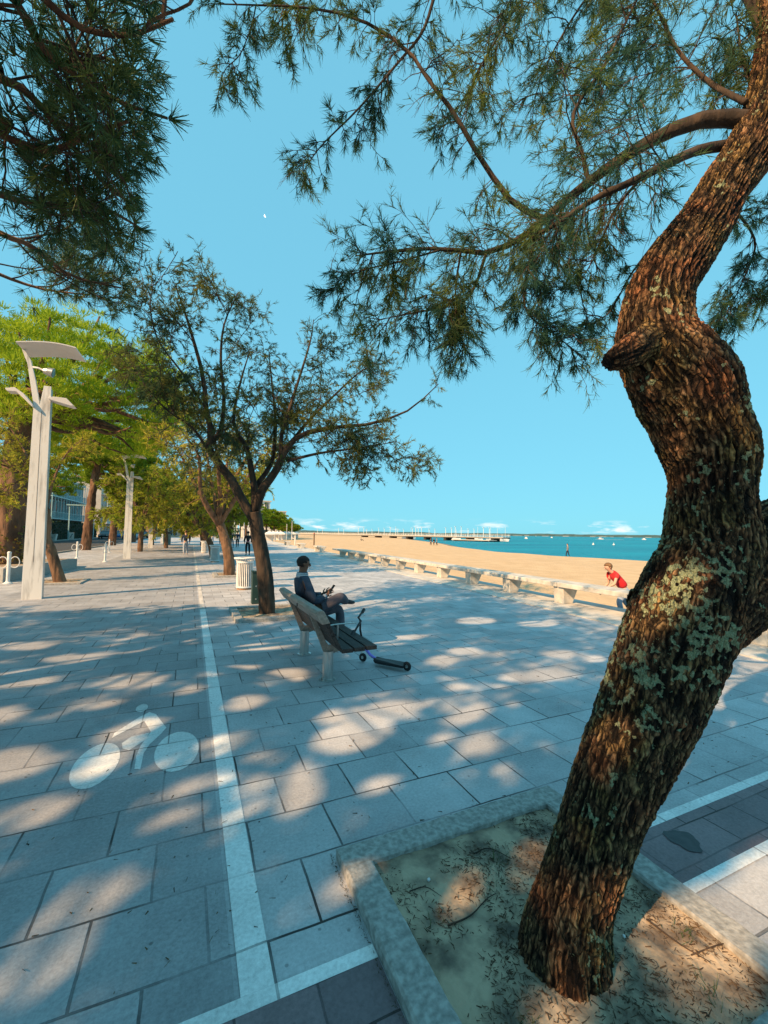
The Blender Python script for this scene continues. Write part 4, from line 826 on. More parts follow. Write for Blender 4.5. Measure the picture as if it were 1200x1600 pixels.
MB().prism([(-5.35, 17.25), (-4.5, 22.6), (-4.72, 22.6), (-5.57, 17.483)], 'z', 0, .442).build('side_wall', M['kerb'], struct_p, bevel=.01)
MB().prism([(-8.8, 17.482), (-5.58, 17.482), (-4.73, 22.6), (-4.9, 24), (-8.8, 24)], 'z', 0, .36).build('soil', M['soil'], struct_p)
rng = np.random.default_rng(81); iv = MB(); n = 900; th = rng.uniform(0, 2*math.pi, n); z = rng.uniform(.3, 2.2, n)**1.0; O = np.stack([-6.5+(.60-.03*z)*np.cos(th), 21-(.60-.03*z)*np.sin(th)-.0, z], -1); kk = (O[:, 1] < 21) & (z < .5+1.4*rng.random(n)); O = O[kk]
iv.blades(O, rng.normal(size=O.shape)+V(0, -.6, .2), .09, .07, .6); 
tag(iv.build('ivy', mat('ivy_leaf', (.07, .12, .02), (.32, .17, .03), .5, 1.5, trans=.3)), 'ivy turning orange around the foot of the big stone pine', 'ivy')

# ---- wooden bench
def bench():
    t_ = thing('park_bench', 'dark wooden bench on steel posts with a man sitting on its far end', 'bench', (1.5, 4.3, 0))
    L0, L1 = .15, 2.2
    for k, x in enumerate((.03, .17, .31)):
        MB().bbox((x, L0, .40+.004*k), (x+.128, L1, .445+.004*k)).build('seat_board', M['wood'], t_, bevel=.006)
    # back panels between the brackets
    def pt(u, off=0): # along the back slope
        return (-.02-.20*u+off, .44+.40*u)
    for (a, b_) in ((L0, .56), (.585, 1.69), (1.715, L1)):
        for (u0, u1) in ((.02, .36), (.375, .72)):
            p0, p1 = pt(u0), pt(u1); MB().prism([p0, p1, (p1[0]+.04, p1[1]+.018), (p0[0]+.04, p0[1]+.018)], 'y', a, b_).build('back_board', M['woodb'] if a != L0 else M['wood'], t_, bevel=.004)
    p0, p1 = pt(.74), pt(1.05)
    rl_ = MB().prism([(p0[0]-.035, p0[1]-.01), (p1[0]-.05, p1[1]-.02), (p1[0]-.03, p1[1]+.012), (p1[0]+.03, p1[1]+.02), (p1[0]+.05, p1[1]), (p0[0]+.055, p0[1])], 'y', L0-.01, L1+.01).build('top_rail', M['rail'], t_, bevel=.008)
    MB().bbox((p1[0]-.056, .98, p1[1]-.07), (p1[0]-.045, 1.0, p1[1]-.03)).build('slot', M['wood'], rl_)
    for y in (.57, 1.70):
        MB().prism([(-.05, .30), (.06, .30), (.42, .385), (.42, .398), (.0, .398), (-.03, .44), (-.21, .80), (-.25, .80), (-.09, .40)], 'y', y-.012, y+.012).build('bracket', M['rail'], t_, bevel=.003)
        f_ = MB().lathe([(0, 0), (.095, 0), (.095, .012), (.062, .016), (.062, .33), (0, .33)], (0, y, 0), 24).build('post', M['steel'], t_, smooth=False)
        for a in range(4): MB().cyl((.08*math.cos(a*1.57+.78), y+.08*math.sin(a*1.57+.78), .012), (.08*math.cos(a*1.57+.78), y+.08*math.sin(a*1.57+.78), .024), .010, seg=6).build('bolt', M['steel'], f_)
    for y in (.60,):
        MB().tube([(-.13, y, .60), (.10, y, .62), (.30, y, .625), (.33, y, .62)], [.016, .014, .014, .012], 8, sq=.6).build('armrest', M['steel'], t_, smooth=True)
        MB().cyl((.12, y, .445), (.12, y, .61), .011, seg=8).build('armrest_stem', M['steel'], t_)
    return t_
bench()

# ---- kick scooter propped against the front of the bench
t_ = thing('kick_scooter', 'dark kick scooter with violet neck propped against the front of the bench', 'scooter', (2.1, 5.0, 0))
def rel(p): return np.array(p)-V(2.1, 5.0, 0)
blk = mat('black_rubber', (.012, .012, .014), None, .6); vio = mat('violet_paint', (.22, .16, .62), (.26, .2, .68), .35, 4)
fr = rel((2.13, 5.36, .06)); rw = rel(gnd(636, 1041, .06)); ax = nrm(rw-fr); dk0 = fr+ax*.20; dk1 = rw-ax*.02; sd_ = nrm(np.cross(ax, V(0, 0, 1)))
dm = MB(); hw = .08
dm.add([dk0-sd_*hw*.6+V(0, 0, .03), dk0+sd_*hw*.6+V(0, 0, .03), dk0+ax*.05+sd_*hw+V(0, 0, .015), dk1+sd_*hw+V(0, 0, .02), dk1-sd_*hw+V(0, 0, .02), dk0+ax*.05-sd_*hw+V(0, 0, .015)], [list(range(6))])
b_ = [v-V(0, 0, .03) for v in dm.v[0]]; dm.add(b_, [list(range(6))[::-1]]); dm.f += [np.array([[i, (i+1) % 6, 6+(i+1) % 6, 6+i]]) for i in range(6)]
dm.build('deck', blk, t_, bevel=.004)
MB().tube([dk0+V(0, 0, .015), fr+ax*.12+V(0, 0, .05), fr+ax*.03+V(0, 0, .13), fr+V(0, 0, .17)], [.018, .02, .022, .024], 10).build('neck', vio, t_, smooth=True)
for p, nm in ((fr, 'front'), (rw, 'rear')):
    w0 = MB().lathe([(.022, -.012), (.052, -.013), (.058, 0), (.052, .013), (.022, .012)], (0, 0, 0), 20)
    Mr = np.array(Vector(sd_).to_track_quat('Z', 'Y').to_matrix()); w0.v[0] = w0.v[0]@Mr.T+p
    wo = w0.build('wheel', blk, t_, smooth=True); MB().cyl(p-sd_*.016, p+sd_*.016, .02, seg=12).build('hub', M['steel'], wo)
MB().tube([fr, fr-ax*.02+V(0, 0, .08), fr+V(0, 0, .17)], .012, 8).build('fork', M['steel'], t_)
hb0 = rel(atY(563, 970, 5.3)); MB().tube([fr+V(0, 0, .17), hb0+V(0, 0, -.12), hb0], .014, 8).build('stem', blk, t_)
MB().tube([rel(atY(549, 995, 5.0)), hb0+V(0, -.02, 0), rel(atY(560, 965, 5.35)), rel(atY(569, 952, 5.5))], .014, 8).build('handlebar', blk, t_, smooth=True)
for a, b_ in ((rel(atY(549, 995, 5.0)), rel(atY(553, 986, 5.08))), (rel(atY(569, 952, 5.5)), rel(atY(566, 957, 5.45)))): MB().cyl(a, b_, .021, seg=10).build('grip', blk, t_)

# ------------------------------------------------------------------ people
dg = bpy.context.evaluated_depsgraph_get
def skin(name, verts, edges, rad, m, parent, root=0, sub=2):
    me = bpy.data.meshes.new(name); me.from_pydata([tuple(v) for v in verts], edges, []); o = bpy.data.objects.new(name, me); COL.objects.link(o)
    md = o.modifiers.new('skin', 'SKIN'); 
    for i, r in enumerate(rad):
        sv = me.skin_vertices[0].data[i]; sv.radius = (r, r) if np.isscalar(r) else tuple(r); sv.use_root = (i == root)
    md.use_smooth_shade = True; md.branch_smoothing = .5
    s_ = o.modifiers.new('sub', 'SUBSURF'); s_.levels = sub; s_.render_levels = sub
    bpy.context.view_layer.update(); ev = o.evaluated_get(dg()); nm = bpy.data.meshes.new_from_object(ev); nm.name = name
    nm.materials.clear(); nm.materials.append(m); o.modifiers.clear(); o.data = nm
    for p in nm.polygons: p.use_smooth = True
    o.parent = parent; return o
eyem = mat('dark_eye', (.02, .015, .012), None, .4); lipm = mat('lips', (.22, .08, .06), None, .5)
skinm = {'a': mat('brown_skin', (.13, .06, .035), (.16, .075, .045), .55, 8), 'b': mat('fair_skin', (.52, .30, .20), (.58, .34, .24), .55, 8)}

def person(name_label, loc, rz, J, skm, shirt, trousers, shoe, hairm, group=None, hands=True, long_sleeve=True, hair_r=.103, sub=2, lower=None, scale=1.0, bulk=1.17):
    """J: joint dict (local coordinates, facing +x)"""
    t_ = thing('person', name_label, 'person', loc, rz, group); t_.scale = (scale,)*3
    v, e, r = [], [], []
    def add(p, rr, par=None):
        v.append(np.array(p, float)); r.append(rr)
        if par is not None: e.append((par, len(v)-1))
        return len(v)-1
    pel = add(J['pelvis'], (.13, .10)); sp = add(J['waist'], (.115, .085), pel); ch = add(J['chest'], (.105, .08), sp); nk = add(J['neck'], .054, ch)
    hdir = nrm(J['head']-J['neck']); fd = nrm(J['face']); hb = add(J['head']-hdir*.055+fd*.008, .062, nk); hm = add(J['head']+hdir*.01, (.083, .092), hb); ht = add(J['head']+hdir*.075-fd*.005, (.07, .08), hm)
    for s_ in 'LR':
        sh = add(J['sh'+s_], .042, ch); el = add(J['el'+s_], .038, sh); wr = add(J['wr'+s_], .026, el)
        hd = nrm(J['ha'+s_]-J['wr'+s_]); pa_ = add(J['wr'+s_]+hd*.045, (.030, .018), wr); sd2 = nrm(np.cross(hd, J.get('palm'+s_, V(0, 0, 1)))); pn = nrm(np.cross(sd2, hd)); pb = add(J['wr'+s_]+hd*.085, (.034, .016), pa_)
        if hands:
            crl = J.get('curl', .5)
            for k, (of, l_) in enumerate(((-.030, .062), (-.010, .072), (.010, .068), (.029, .052))):
                a_ = add(J['wr'+s_]+hd*.10+sd2*of, .0085, pb); b_ = add(J['wr'+s_]+hd*(.10+l_*.5)+sd2*of*1.15-pn*crl*.012, .008, a_); add(J['wr'+s_]+hd*(.10+l_*(1-.35*crl))+sd2*of*1.2-pn*crl*.035, .0065, b_)
            a_ = add(J['wr'+s_]+hd*.055-sd2*.04, .010, pa_); add(J['wr'+s_]+hd*.09-sd2*.055-pn*.012, .008, a_)
        hp = add(J['hp'+s_], .085, pel); kn_ = add(J['kn'+s_], .056, hp); an = add(J['an'+s_], .036, kn_); add(J['to'+s_], .03, an)
    skin('body', v, e, r, skm, t_, 0, sub)
    # face: nose and ears and eyes
    hd_ = J['head']; sdv = nrm(np.cross(hdir, fd))
    hdir = nrm(hdir-fd*np.dot(hdir, fd)); f_ = MB(); f_.tube([hd_+fd*.078+hdir*.012, hd_+fd*.094-hdir*.02, hd_+fd*.078-hdir*.03], [.008, .013, .008], 8)
    f_.build('nose', skm, t_, smooth=True)
    for q in (-1, 1): MB().tube([hd_+sdv*q*.083-fd*.012+hdir*.02, hd_+sdv*q*.094-fd*.02, hd_+sdv*q*.083-fd*.008-hdir*.028], [.009, .017, .008], 8, sq=.5).build('ear', skm, t_, smooth=True)
    for q in (-1, 1): MB().lathe([(0, -.009), (.008, -.005), (.01, 0), (.008, .005), (0, .009)], hd_+fd*.081+sdv*q*.032+hdir*.008, 10).build('eye', eyem, t_, smooth=True)
    MB().tube([hd_+fd*.088-hdir*.052+sdv*.022, hd_+fd*.094-hdir*.051, hd_+fd*.088-hdir*.052-sdv*.022], .005, 6).build('mouth', lipm, t_, smooth=True)
    hb_ = bmesh.new(); bmesh.ops.create_icosphere(hb_, subdivisions=4, radius=1.0)
    kill = []
    for q in hb_.verts:
        l = np.array(q.co); w_ = l[0]*fd+l[1]*sdv+l[2]*hdir; q.co = Vector(hd_+hdir*.018-fd*.012+w_*hair_r*(1+.04*noise.noise(Vector(l*5)))*(1.0 if l[2] > 0 else .95))
        if (l[0] > .42 and l[2] < .36) or (l[0] > .05 and l[2] < .0) or l[2] < -.72: kill.append(q)
    bmesh.ops.delete(hb_, geom=kill, context='VERTS'); hm_ = bpy.data.meshes.new('hair'); hb_.to_mesh(hm_); hm_.materials.append(hairm); ho = bpy.data.objects.new('hair', hm_); COL.objects.link(ho); ho.parent = t_
    sd_m = ho.modifiers.new('t', 'SOLIDIFY'); sd_m.thickness = .02; sd_m.offset = -1
    for p in hm_.polygons: p.use_smooth = True
    # top garment
    v, e, r = [], [], []
    pe = add(J['pelvis']*(.6 if long_sleeve else .9)+J['waist']*(.4 if long_sleeve else .1), (.148*bulk, .118*bulk)); sp = add(J['waist'], (.138*bulk, .108*bulk), pe); ch = add(J['chest'], (.168*bulk, .125*bulk), sp); nk2 = add(J['neck']*.78+J['chest']*.22, .080*bulk, ch)
    for s_ in 'LR':
        sh = add(J['sh'+s_], .072*bulk, ch); el = add(J['el'+s_], .054*bulk, sh) if long_sleeve else add(J['sh'+s_]*.5+J['el'+s_]*.5, .062, sh)
        if long_sleeve: add(J['wr'+s_]*.92+J['el'+s_]*.08, .042, el)
    top_ = skin('shirt' if not long_sleeve else 'jacket', v, e, r, shirt, t_, 0, sub)
    if lower is not None:
        v, e, r = [], [], []; a_ = add(J['pelvis']*.8+J['waist']*.2, (.15, .12)); add(J['pelvis']*.2+J['waist']*.8, (.152, .122), a_); skin('shirt_hem', v, e, r, lower, t_, 0, sub)
    v, e, r = [], [], []
    pe = add(J['pelvis'], (.145, .115)); add(J['pelvis']*.65+J['waist']*.35, (.13, .1), pe)
    for s_ in 'LR':
        hp = add(J['hp'+s_], .102, pe); kn_ = add(J['kn'+s_], .078, hp); md = add(J['kn'+s_]*.5+J['an'+s_]*.5, .068, kn_); add(J['an'+s_]*.92+J['kn'+s_]*.08, .055, md)
    skin('trousers', v, e, r, trousers, t_, 0, sub)
    for s_ in 'LR':
        fdv = nrm(J['to'+s_]-J['an'+s_]); a_ = J['an'+s_]
        skin('shoe', [a_+V(0, 0, .01)-fdv*.02, a_-fdv*.035-V(0, 0, .035)*abs(fdv[0]), a_+fdv*.08, J['to'+s_]+fdv*.03], [(0, 1), (0, 2), (2, 3)], [(.043, .04), .038, (.045, .036), (.04, .025)], shoe, t_, 0, 1)
    return t_

navy = mat('navy_jacket', (.018, .028, .05), (.035, .05, .08), .8, 12, bump=.004, bscale=25); grey_t = mat('grey_trousers', (.05, .055, .075), (.09, .08, .10), .85, 10, bump=.004, bscale=25)
darkh = mat('black_hair', (.010, .008, .008), (.02, .015, .013), .8, 60, bump=.003); dshoe = mat('dark_shoe', (.02, .02, .024), None, .5)
J = dict(pelvis=V(0, 0, .13), waist=V(-.07, 0, .28), chest=V(-.13, 0, .50), neck=V(-.12, 0, .66), head=V(-.10, 0, .79), face=V(1, -.02, -.12),
         shL=V(-.12, .17, .58), elL=V(-.02, .24, .32), wrL=V(.20, .13, .33), haL=V(.3, .08, .40), shR=V(-.12, -.17, .58), elR=V(-.03, -.27, .30), wrR=V(.18, -.13, .34), haR=V(.27, -.08, .42),
         palmL=V(0, -1, .3), palmR=V(0, 1, .3), curl=.9,
         hpL=V(.02, .09, .10), knL=V(.46, .09, .14), anL=V(.50, .10, -.34), toL=V(.63, .10, -.38), hpR=V(.02, -.09, .12), knR=V(.38, -.20, .34), anR=V(.56, .10, .22), toR=V(.68, .14, .20))
man = person('man in a navy jacket sitting cross-legged on the bench looking at a phone', (1.60, 6.12, .43), 0, J, skinm['a'], navy, grey_t, dshoe, darkh, hair_r=.094, bulk=1.28, scale=1.04)
cm = mat('striped_collar', (.08, .09, .12), (.45, .47, .50), .8, 42, (.05, .05, 1), contrast=(.48, .52))
MB().lathe([(.080, .0), (.086, .02), (.082, .05), (.074, .075), (.068, .078), (.066, .03)], (-.12, 0, .60), 24).build('collar', cm, man, smooth=True)
for s_ in 'LR':
    a = J['wr'+s_]; d = nrm(J['wr'+s_]-J['el'+s_]); MB().tube([a-d*.06, a-d*.01], [.045, .043], 14).build('cuff', cm, man, smooth=True)
ph = thing('phone', 'dark phone held up in the seated man\'s hands', 'phone', (1.62+.28, 6.12-.05, .445+.43), 0)
MB().box((0, 0, 0), (.012, .075, .155), ry=R(35)).build('case', blk, ph, bevel=.004); MB().box((-.0066, 0, -.001), (.0015, .066, .14), ry=R(35)).build('screen', mat('phone_screen', (.08, .09, .10), None, .1), ph)

# boy in red beyond the stone seat
red = mat('red_shirt', (.55, .015, .02), (.62, .03, .03), .8, 8, bump=.003); bj = mat('light_blue_trousers', (.20, .26, .36), (.28, .34, .44), .85, 10); brh = mat('brown_hair', (.12, .06, .025), (.22, .12, .05), .7, 40, (1, 1, .2), bump=.003)
J = dict(pelvis=V(-.22, 0, .78), waist=V(-.14, 0, .92), chest=V(.02, 0, 1.10), neck=V(.13, 0, 1.23), head=V(.20, 0, 1.335), face=V(1, .05, -.22),
         shL=V(.05, .16, 1.15), elL=V(.16, .24, .92), wrL=V(.36, .20, .82), haL=V(.46, .18, .76), shR=V(.05, -.16, 1.15), elR=V(.06, -.26, .90), wrR=V(.22, -.26, .72), haR=V(.28, -.25, .62), curl=.3, palmL=V(0, 0, 1), palmR=V(1, 0, .3),
         hpL=V(-.22, .09, .74), knL=V(-.02, .10, .46), anL=V(-.12, .10, .08), toL=V(.03, .10, .03), hpR=V(-.22, -.09, .74), knR=V(-.30, -.10, .42), anR=V(-.52, -.10, .16), toR=V(-.42, -.10, .06))
bp_ = atD(962, 905, 10.4)
boy = person('boy in a red shirt bending forward on the sand behind the stone seat', (bp_[0], bp_[1], -.27), R(180)-YAW*1.0, J, skinm['b'], red, bj, mat('white_shoe', (.6, .6, .6), None, .6), brh, long_sleeve=False, hair_r=.106, scale=.92, bulk=1.3)

# walkers
def walkJ(ph_=1, arm=.16):
    return dict(pelvis=V(0, 0, .95), waist=V(.0, 0, 1.10), chest=V(.01, 0, 1.32), neck=V(.0, 0, 1.50), head=V(.02, 0, 1.64), face=V(1, 0, -.08),
      shL=V(0, .18, 1.41), elL=V(-.03+arm*ph_*.5, .25, 1.14), wrL=V(.06+arm*ph_, .24, .92), haL=V(.08+arm*ph_, .23, .82), shR=V(0, -.18, 1.41), elR=V(-.03-arm*ph_*.5, -.25, 1.14), wrR=V(.04-arm*ph_, -.24, .92), haR=V(.05-arm*ph_, -.23, .82), palmL=V(0, 1, 0), palmR=V(0, 1, 0), curl=.5,
      hpL=V(0, .09, .90), knL=V(.02-.12*ph_, .10, .50), anL=V(-.08-.16*ph_, .10, .11+.05*(ph_ > 0)), toL=V(.04-.16*ph_, .11, .05), hpR=V(0, -.09, .90), knR=V(.05+.12*ph_, -.10, .50), anR=V(.02+.2*ph_, -.10, .10+.05*(ph_ < 0)), toR=V(.15+.2*ph_, -.11, .05))
jeans = mat('pale_jeans', (.26, .33, .42), (.34, .40, .48), .85, 10); blackc = mat('black_cloth', (.012, .012, .016), (.025, .022, .028), .85, 10); navyc = mat('dark_blue_cloth', (.012, .022, .045), (.02, .035, .07), .85, 10)
mag = mat('magenta_cloth', (.42, .03, .16), (.5, .05, .2), .8, 10); greyc = mat('grey_cloth', (.12, .13, .15), (.18, .19, .21), .85, 10); wshoe = mat('white_trainer', (.6, .62, .62), None, .6); whc = mat('white_cloth', (.55, .56, .56), (.65, .65, .64), .8, 8)
person('man in a dark top and pale jeans walking away down the lane', (-.33, 32.9, 0), R(90), walkJ(.6, .1), skinm['b'], navyc, jeans, wshoe, brh, hands=True, sub=1)
person('walker in black with a magenta layer at the waist, just left of the bench tree', (3.75, 32.2, 0), R(92), walkJ(-.6, .12), skinm['b'], blackc, blackc, dshoe, darkh, lower=mag, sub=1)
G5 = 'people strolling far down the promenade'
for i, (x, y, rz, top_, bot, lb) in enumerate(((3.9, 47, 95, navyc, greyc, 'stroller in dark blue left of the walker in black'), (4.6, 49, 88, navyc, blackc, 'stroller in dark blue and black, right of the pair'), (3.6, 61, 270, greyc, navyc, 'stroller in grey coming nearer far down the promenade'),
      (2.8, 66, 90, blackc, jeans, 'tiny stroller in black with pale jeans'), (5.2, 72, 90, whc, navyc, 'tiny stroller in a white top on the seaward side'), (-.9, 75, 270, mag, blackc, 'tiny stroller in a magenta top on the lane'), (-.2, 84, 90, greyc, blackc, 'farthest stroller in grey on the lane'))):
    person(lb, (x, y, 0), R(rz), walkJ(.6 if i % 2 else -.5, .1), skinm['b'], top_, bot, dshoe, darkh, group=G5, hands=False, sub=1)
def beachz(x, y):
    xs_ = np.interp(y, ysh, xsh); t_ = (x-wallx(y)-.94)/(xs_-wallx(y)-.94); return (-.22-.62*t_ if t_ < .92 else -.79-(t_-.92)*5.1)
G6 = 'people at the water\'s edge'
for i, (x, dx, top_, bot, lb) in enumerate(((673, 0, navyc, blackc, 'leftmost of the three dark figures at the water\'s edge'), (678, 0, blackc, blackc, 'middle one of the three dark figures at the water\'s edge'), (682.5, 0, greyc, blackc, 'rightmost of the three dark figures at the water\'s edge'))):
    p = gnd(x, 852.5, -.85); person(lb, (p[0], p[1], -.87), R(40+i*60), walkJ(.3, .08), skinm['b'], top_, bot, dshoe, darkh, group=G6, hands=False, sub=1)
p = gnd(887, 871, -.95); person('lone figure in grey walking along the waterline by the open sea', (p[0], p[1], -.97), R(150), walkJ(.7, .12), skinm['b'], greyc, navyc, dshoe, darkh, group=G6, hands=False, sub=1)
for x, y, lb in ((430, 841, 'person in white sitting on the far sand near the parasols'), (437, 840, 'second person sitting on the far sand, nearer the beach posts'), (564, 845, 'dark-clad person lying on the open sand')):
    p = gnd(x, y, -.5); Js = walkJ(0, .05); Jn = {k_: (v_.copy() if not np.isscalar(v_) else v_) for k_, v_ in Js.items()}
    for k_ in Jn:
        if k_ in ('knL', 'knR'): Jn[k_] = Jn[k_]+V(.42, 0, .72)
        elif k_ in ('anL', 'anR', 'toL', 'toR'): Jn[k_] = Jn[k_]+V(.75, 0, .78)
    person(lb, (p[0], p[1], -1.3), R(-20), Jn, skinm['b'], whc if x < 437 else navyc, blackc, dshoe, darkh, group='people sitting on the beach', hands=False, sub=1)

# ---- beach posts with small boards
G7 = 'slim posts standing in the sand'
for x, y0, y1, m_, lb in ((461, 852, 838, 'whitemet', 'slim white post in the sand behind the stone seats'), (490.5, 855, 834, 'barkf', 'taller brownish post with red tip in the sand')):
    p = gnd(x, y0, -.3); h = atY(x, y1, p[1])[2]+.3
    t_ = thing('beach_post', lb, 'post', (p[0], p[1], -.3), 0, G7); MB().cyl((0, 0, 0), (0, 0, h), .10 if x < 470 else .085, seg=12).build('pole', M[m_], t_)
    MB().cyl((0, 0, h), (0, 0, h+.12), .11, seg=12).build('cap', M['whitemet'] if x < 470 else mat('red_tip', (.5, .12, .08), None, .6), t_)

# ---- jetty
P0 = gnd(470, 842, 0); d0 = ray(500, 836); d0[2] = 0; d1 = ray(792, 836); d1[2] = 0
A0 = CAM*V(1, 1, 0)+nrm(d0)*330; A1 = nrm(d1)*196; dz = .9; Lj = np.linalg.norm(A1-A0); aj = math.atan2(A1[1]-A0[1], A1[0]-A0[0])
jt = thing('jetty', 'long pale jetty on dark piles running out over the water', 'jetty', (A0[0], A0[1], 0), aj)
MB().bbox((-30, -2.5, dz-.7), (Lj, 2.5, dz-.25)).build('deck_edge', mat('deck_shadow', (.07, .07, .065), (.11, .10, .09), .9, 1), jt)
MB().bbox((-30, -2.6, dz-.249), (Lj, 2.6, dz)).build('deck', M['conc'], jt)
rl_ = MB()
for sgn in (-2.4, 2.4):
    for z in (.4, .75, 1.1): rl_.bbox((-30, sgn-.03, dz+z), (Lj, sgn+.03, dz+z+.05))
    for x in np.arange(-30, Lj, 3.0): rl_.bbox((x, sgn-.035, dz), (x+.07, sgn+.035, dz+1.15))
rl_.build('railing', M['whitemet'], jt)
pm = mat('pile', (.035, .03, .025), (.06, .055, .05), .9, 2)
for x in np.arange(60, Lj-1, 15): MB().bbox((x, -2.2, -3.5), (x+1.6, 2.2, dz-.71)).build('pile', pm, jt)
MB().bbox((Lj-26, -8, -.75), (Lj-3, -3.0, -.45)).build('lower_landing', M['conc'], jt)
for x in np.arange(Lj-25, Lj-3, 4.2): MB().bbox((x, -7.6, -3.5), (x+.6, -3.4, -.76)).build('pile', pm, jt)
lp_ = None
G8 = 'paired lamp standards on the jetty'
def jl(x): p = A0+nrm(A1-A0)*x; return p
ordn = ['first', 'second', 'third', 'fourth', 'fifth', 'sixth', 'seventh', 'eighth', 'ninth', 'tenth', 'eleventh', 'twelfth', 'thirteenth', 'fourteenth']
for i, pxx in enumerate((500, 533, 564, 577, 596, 614, 626, 649, 654, 675, 701, 716, 736, 760)):
    d = ray(pxx, 836)[:2]; # intersection with the jetty line
    e_ = (A1-A0)[:2]; Mx = np.array([[d[0], -e_[0]], [d[1], -e_[1]]]); s_, u_ = np.linalg.solve(Mx, A0[:2]); q = A0+(A1-A0)*u_
    t_ = thing('jetty_lamp', ordn[i]+' pair of slim lamp standards along the jetty, counted from the beach', 'lamp', (q[0], q[1], dz), aj, G8); hh = 3.6+1.2*((i*7) % 3)/2
    for sgn in (-1, 1): MB().cyl((0, sgn*2.1, 0), (0, sgn*2.1, hh), .13, .09, 8).build('mast', M['whitemet'], t_); MB().bbox((-.25, sgn*2.1-.45, hh), (.25, sgn*2.1+.45, hh+.12)).build('lamp_head', M['whitemet'], t_)
hull = mat('boat_hull', (.6, .62, .63), (.7, .7, .7), .4, 3)
def sailboat(p, rz, h, lb, g):
    t_ = thing('sailboat', lb, 'boat', (p[0], p[1], -1.2), rz, g)
    secs = []; 
    for x, w_, z0 in ((-3.2, .9, -.1), (-1.5, 1.25, -.3), (.8, 1.2, -.3), (2.6, .7, -.1), (3.7, .05, .1)): secs.append([(x, -w_, .95+.05*abs(x)), (x, -w_*.6, z0), (x, w_*.6, z0), (x, w_, .95+.05*abs(x))])
    vs = [q for s_ in secs for q in s_]; fs = [[i*4+j, i*4+4+j, i*4+5+j, i*4+1+j] for i in range(4) for j in range(3)]+[[i*4+3, i*4+7, i*4+4, i*4] for i in range(4)]+[[0, 1, 2, 3], [19, 18, 17, 16]]
    MB().add(vs, fs).build('hull', hull, t_); MB().bbox((-1.6, -.6, 1.0), (1.0, .6, 1.45)).build('cabin', M['whitemet'], t_, bevel=.05)
    MB().cyl((.6, 0, 1.0), (.6, 0, h), .07, .05, 8).build('mast', M['whitemet'], t_); MB().cyl((.6, 0, 2.0), (-2.6, 0, 1.9), .09, seg=8).build('boom', M['whitemet'], t_); return t_
rng = np.random.default_rng(91)
for i, (pxx, D_) in enumerate(((643, 260), (712, 235), (745, 225), (768, 222), (779, 222), (790, 216))):
    d = ray(pxx, 836); d[2] = 0; p = nrm(d)*D_; sailboat(p, rng.uniform(0, 6), rng.uniform(5, 7.5), ordn[i]+' moored sailboat behind the jetty, counted from the beach', 'sailboats moored behind the jetty')
def motorboat(p, rz, s_, lb):
    t_ = thing('motorboat', lb, 'boat', (p[0], p[1], -1.25), rz, 'small boats out on the bay'); t_.scale = (s_,)*3
    MB().prism([(-2.8, 0), (2.2, 0), (3.2, 1.0), (-2.9, .85)], 'y', -1, 1).build('hull', hull, t_, bevel=.12); MB().prism([(-.8, .9), (1.2, .9), (.7, 1.7), (-.7, 1.7)], 'y', -.75, .75).build('cabin', M['whitemet'], t_, bevel=.08)
for x, D_, s_, lb in ((938, 520, 1.1, 'white motorboat crossing the open bay, trailing a thin wake'), (1006, 560, 1.1, 'white boat near the leaning trunk out on the bay'), (862, 700, 1.0, 'tiny white boat before the far shore'), (822, 420, 1.0, 'tiny dinghy right of the end of the jetty')):
    d = ray(x, 838); d[2] = 0; motorboat(nrm(d)*D_, 1.0 if x != 938 else 2.9, s_, lb)
d = ray(952, 838); d[2] = 0; p = nrm(d)*500; MB().box((p[0], p[1], -1.17), (26, 1.4, .04), rz=-YAW-.5).build('boat_wake', M['white'])['kind'] = 'structure'
for x, y, lb in ((927, 851.5, 'small white buoy floating off the beach'), (959, 852, 'second white buoy, nearer the leaning trunk')):
    p = gnd(x, y, -1.2); t_ = thing('buoy', lb, 'buoy', (p[0], p[1], -1.2), 0, 'white buoys'); MB().lathe([(0, -.1), (.3, .0), (.38, .2), (.3, .4), (.05, .5), (.05, .9), (0, .9)], seg=14).build('float', M['whitemet'], t_, smooth=True)

# ---- far end of the beach: tents, hedge trees, buildings, flag poles
whm = mat('white_canvas', (.66, .65, .62), (.74, .73, .70), .8, 1)
G9 = 'white tents at the far end of the beach'; rng = np.random.default_rng(95)
for i, x in enumerate((421, 427, 433, 439, 445, 451, 457, 463)):
    D_ = 96+i*7; d = ray(x, 833); d[2] = 0; p = nrm(d)*D_; t_ = thing('beach_tent', ordn[i]+' white tent from the left at the far end of the beach', 'tent', (p[0], p[1], -.3), rng.uniform(-.2, .2), G9)
    for a in (-1, 1):
        for b_ in (-1, 1): MB().cyl((a*.95, b_*.95, 0), (a*.95, b_*.95, 1.7), .04, seg=6).build('tent_pole', M['whitemet'], t_)
    MB().add([(-1, -1, 1.7), (1, -1, 1.7), (1, 1, 1.7), (-1, 1, 1.7), (0, 0, 2.3), (-1, -1, 1.4), (1, -1, 1.4), (1, 1, 1.4), (-1, 1, 1.4)], [[0, 1, 4], [1, 2, 4], [2, 3, 4], [3, 0, 4], [0, 5, 6, 1], [1, 6, 7, 2], [2, 7, 8, 3], [3, 8, 5, 0]]).build('canopy', whm, t_)
    MB().bbox((-.95, .9, 0), (.95, .93, 1.5)).build('back_panel', whm, t_)
def blob_tree(label, p, h, rad, seed, m, g, n=130, nb=60, ln=.5, wd=.16):
    global rng
    umbrella_pine(label, p, h, rad, .3, m, seed, n, nb, ln, wd, h*.36, group=g)
G10 = 'rounded trees at the far end of the beach'
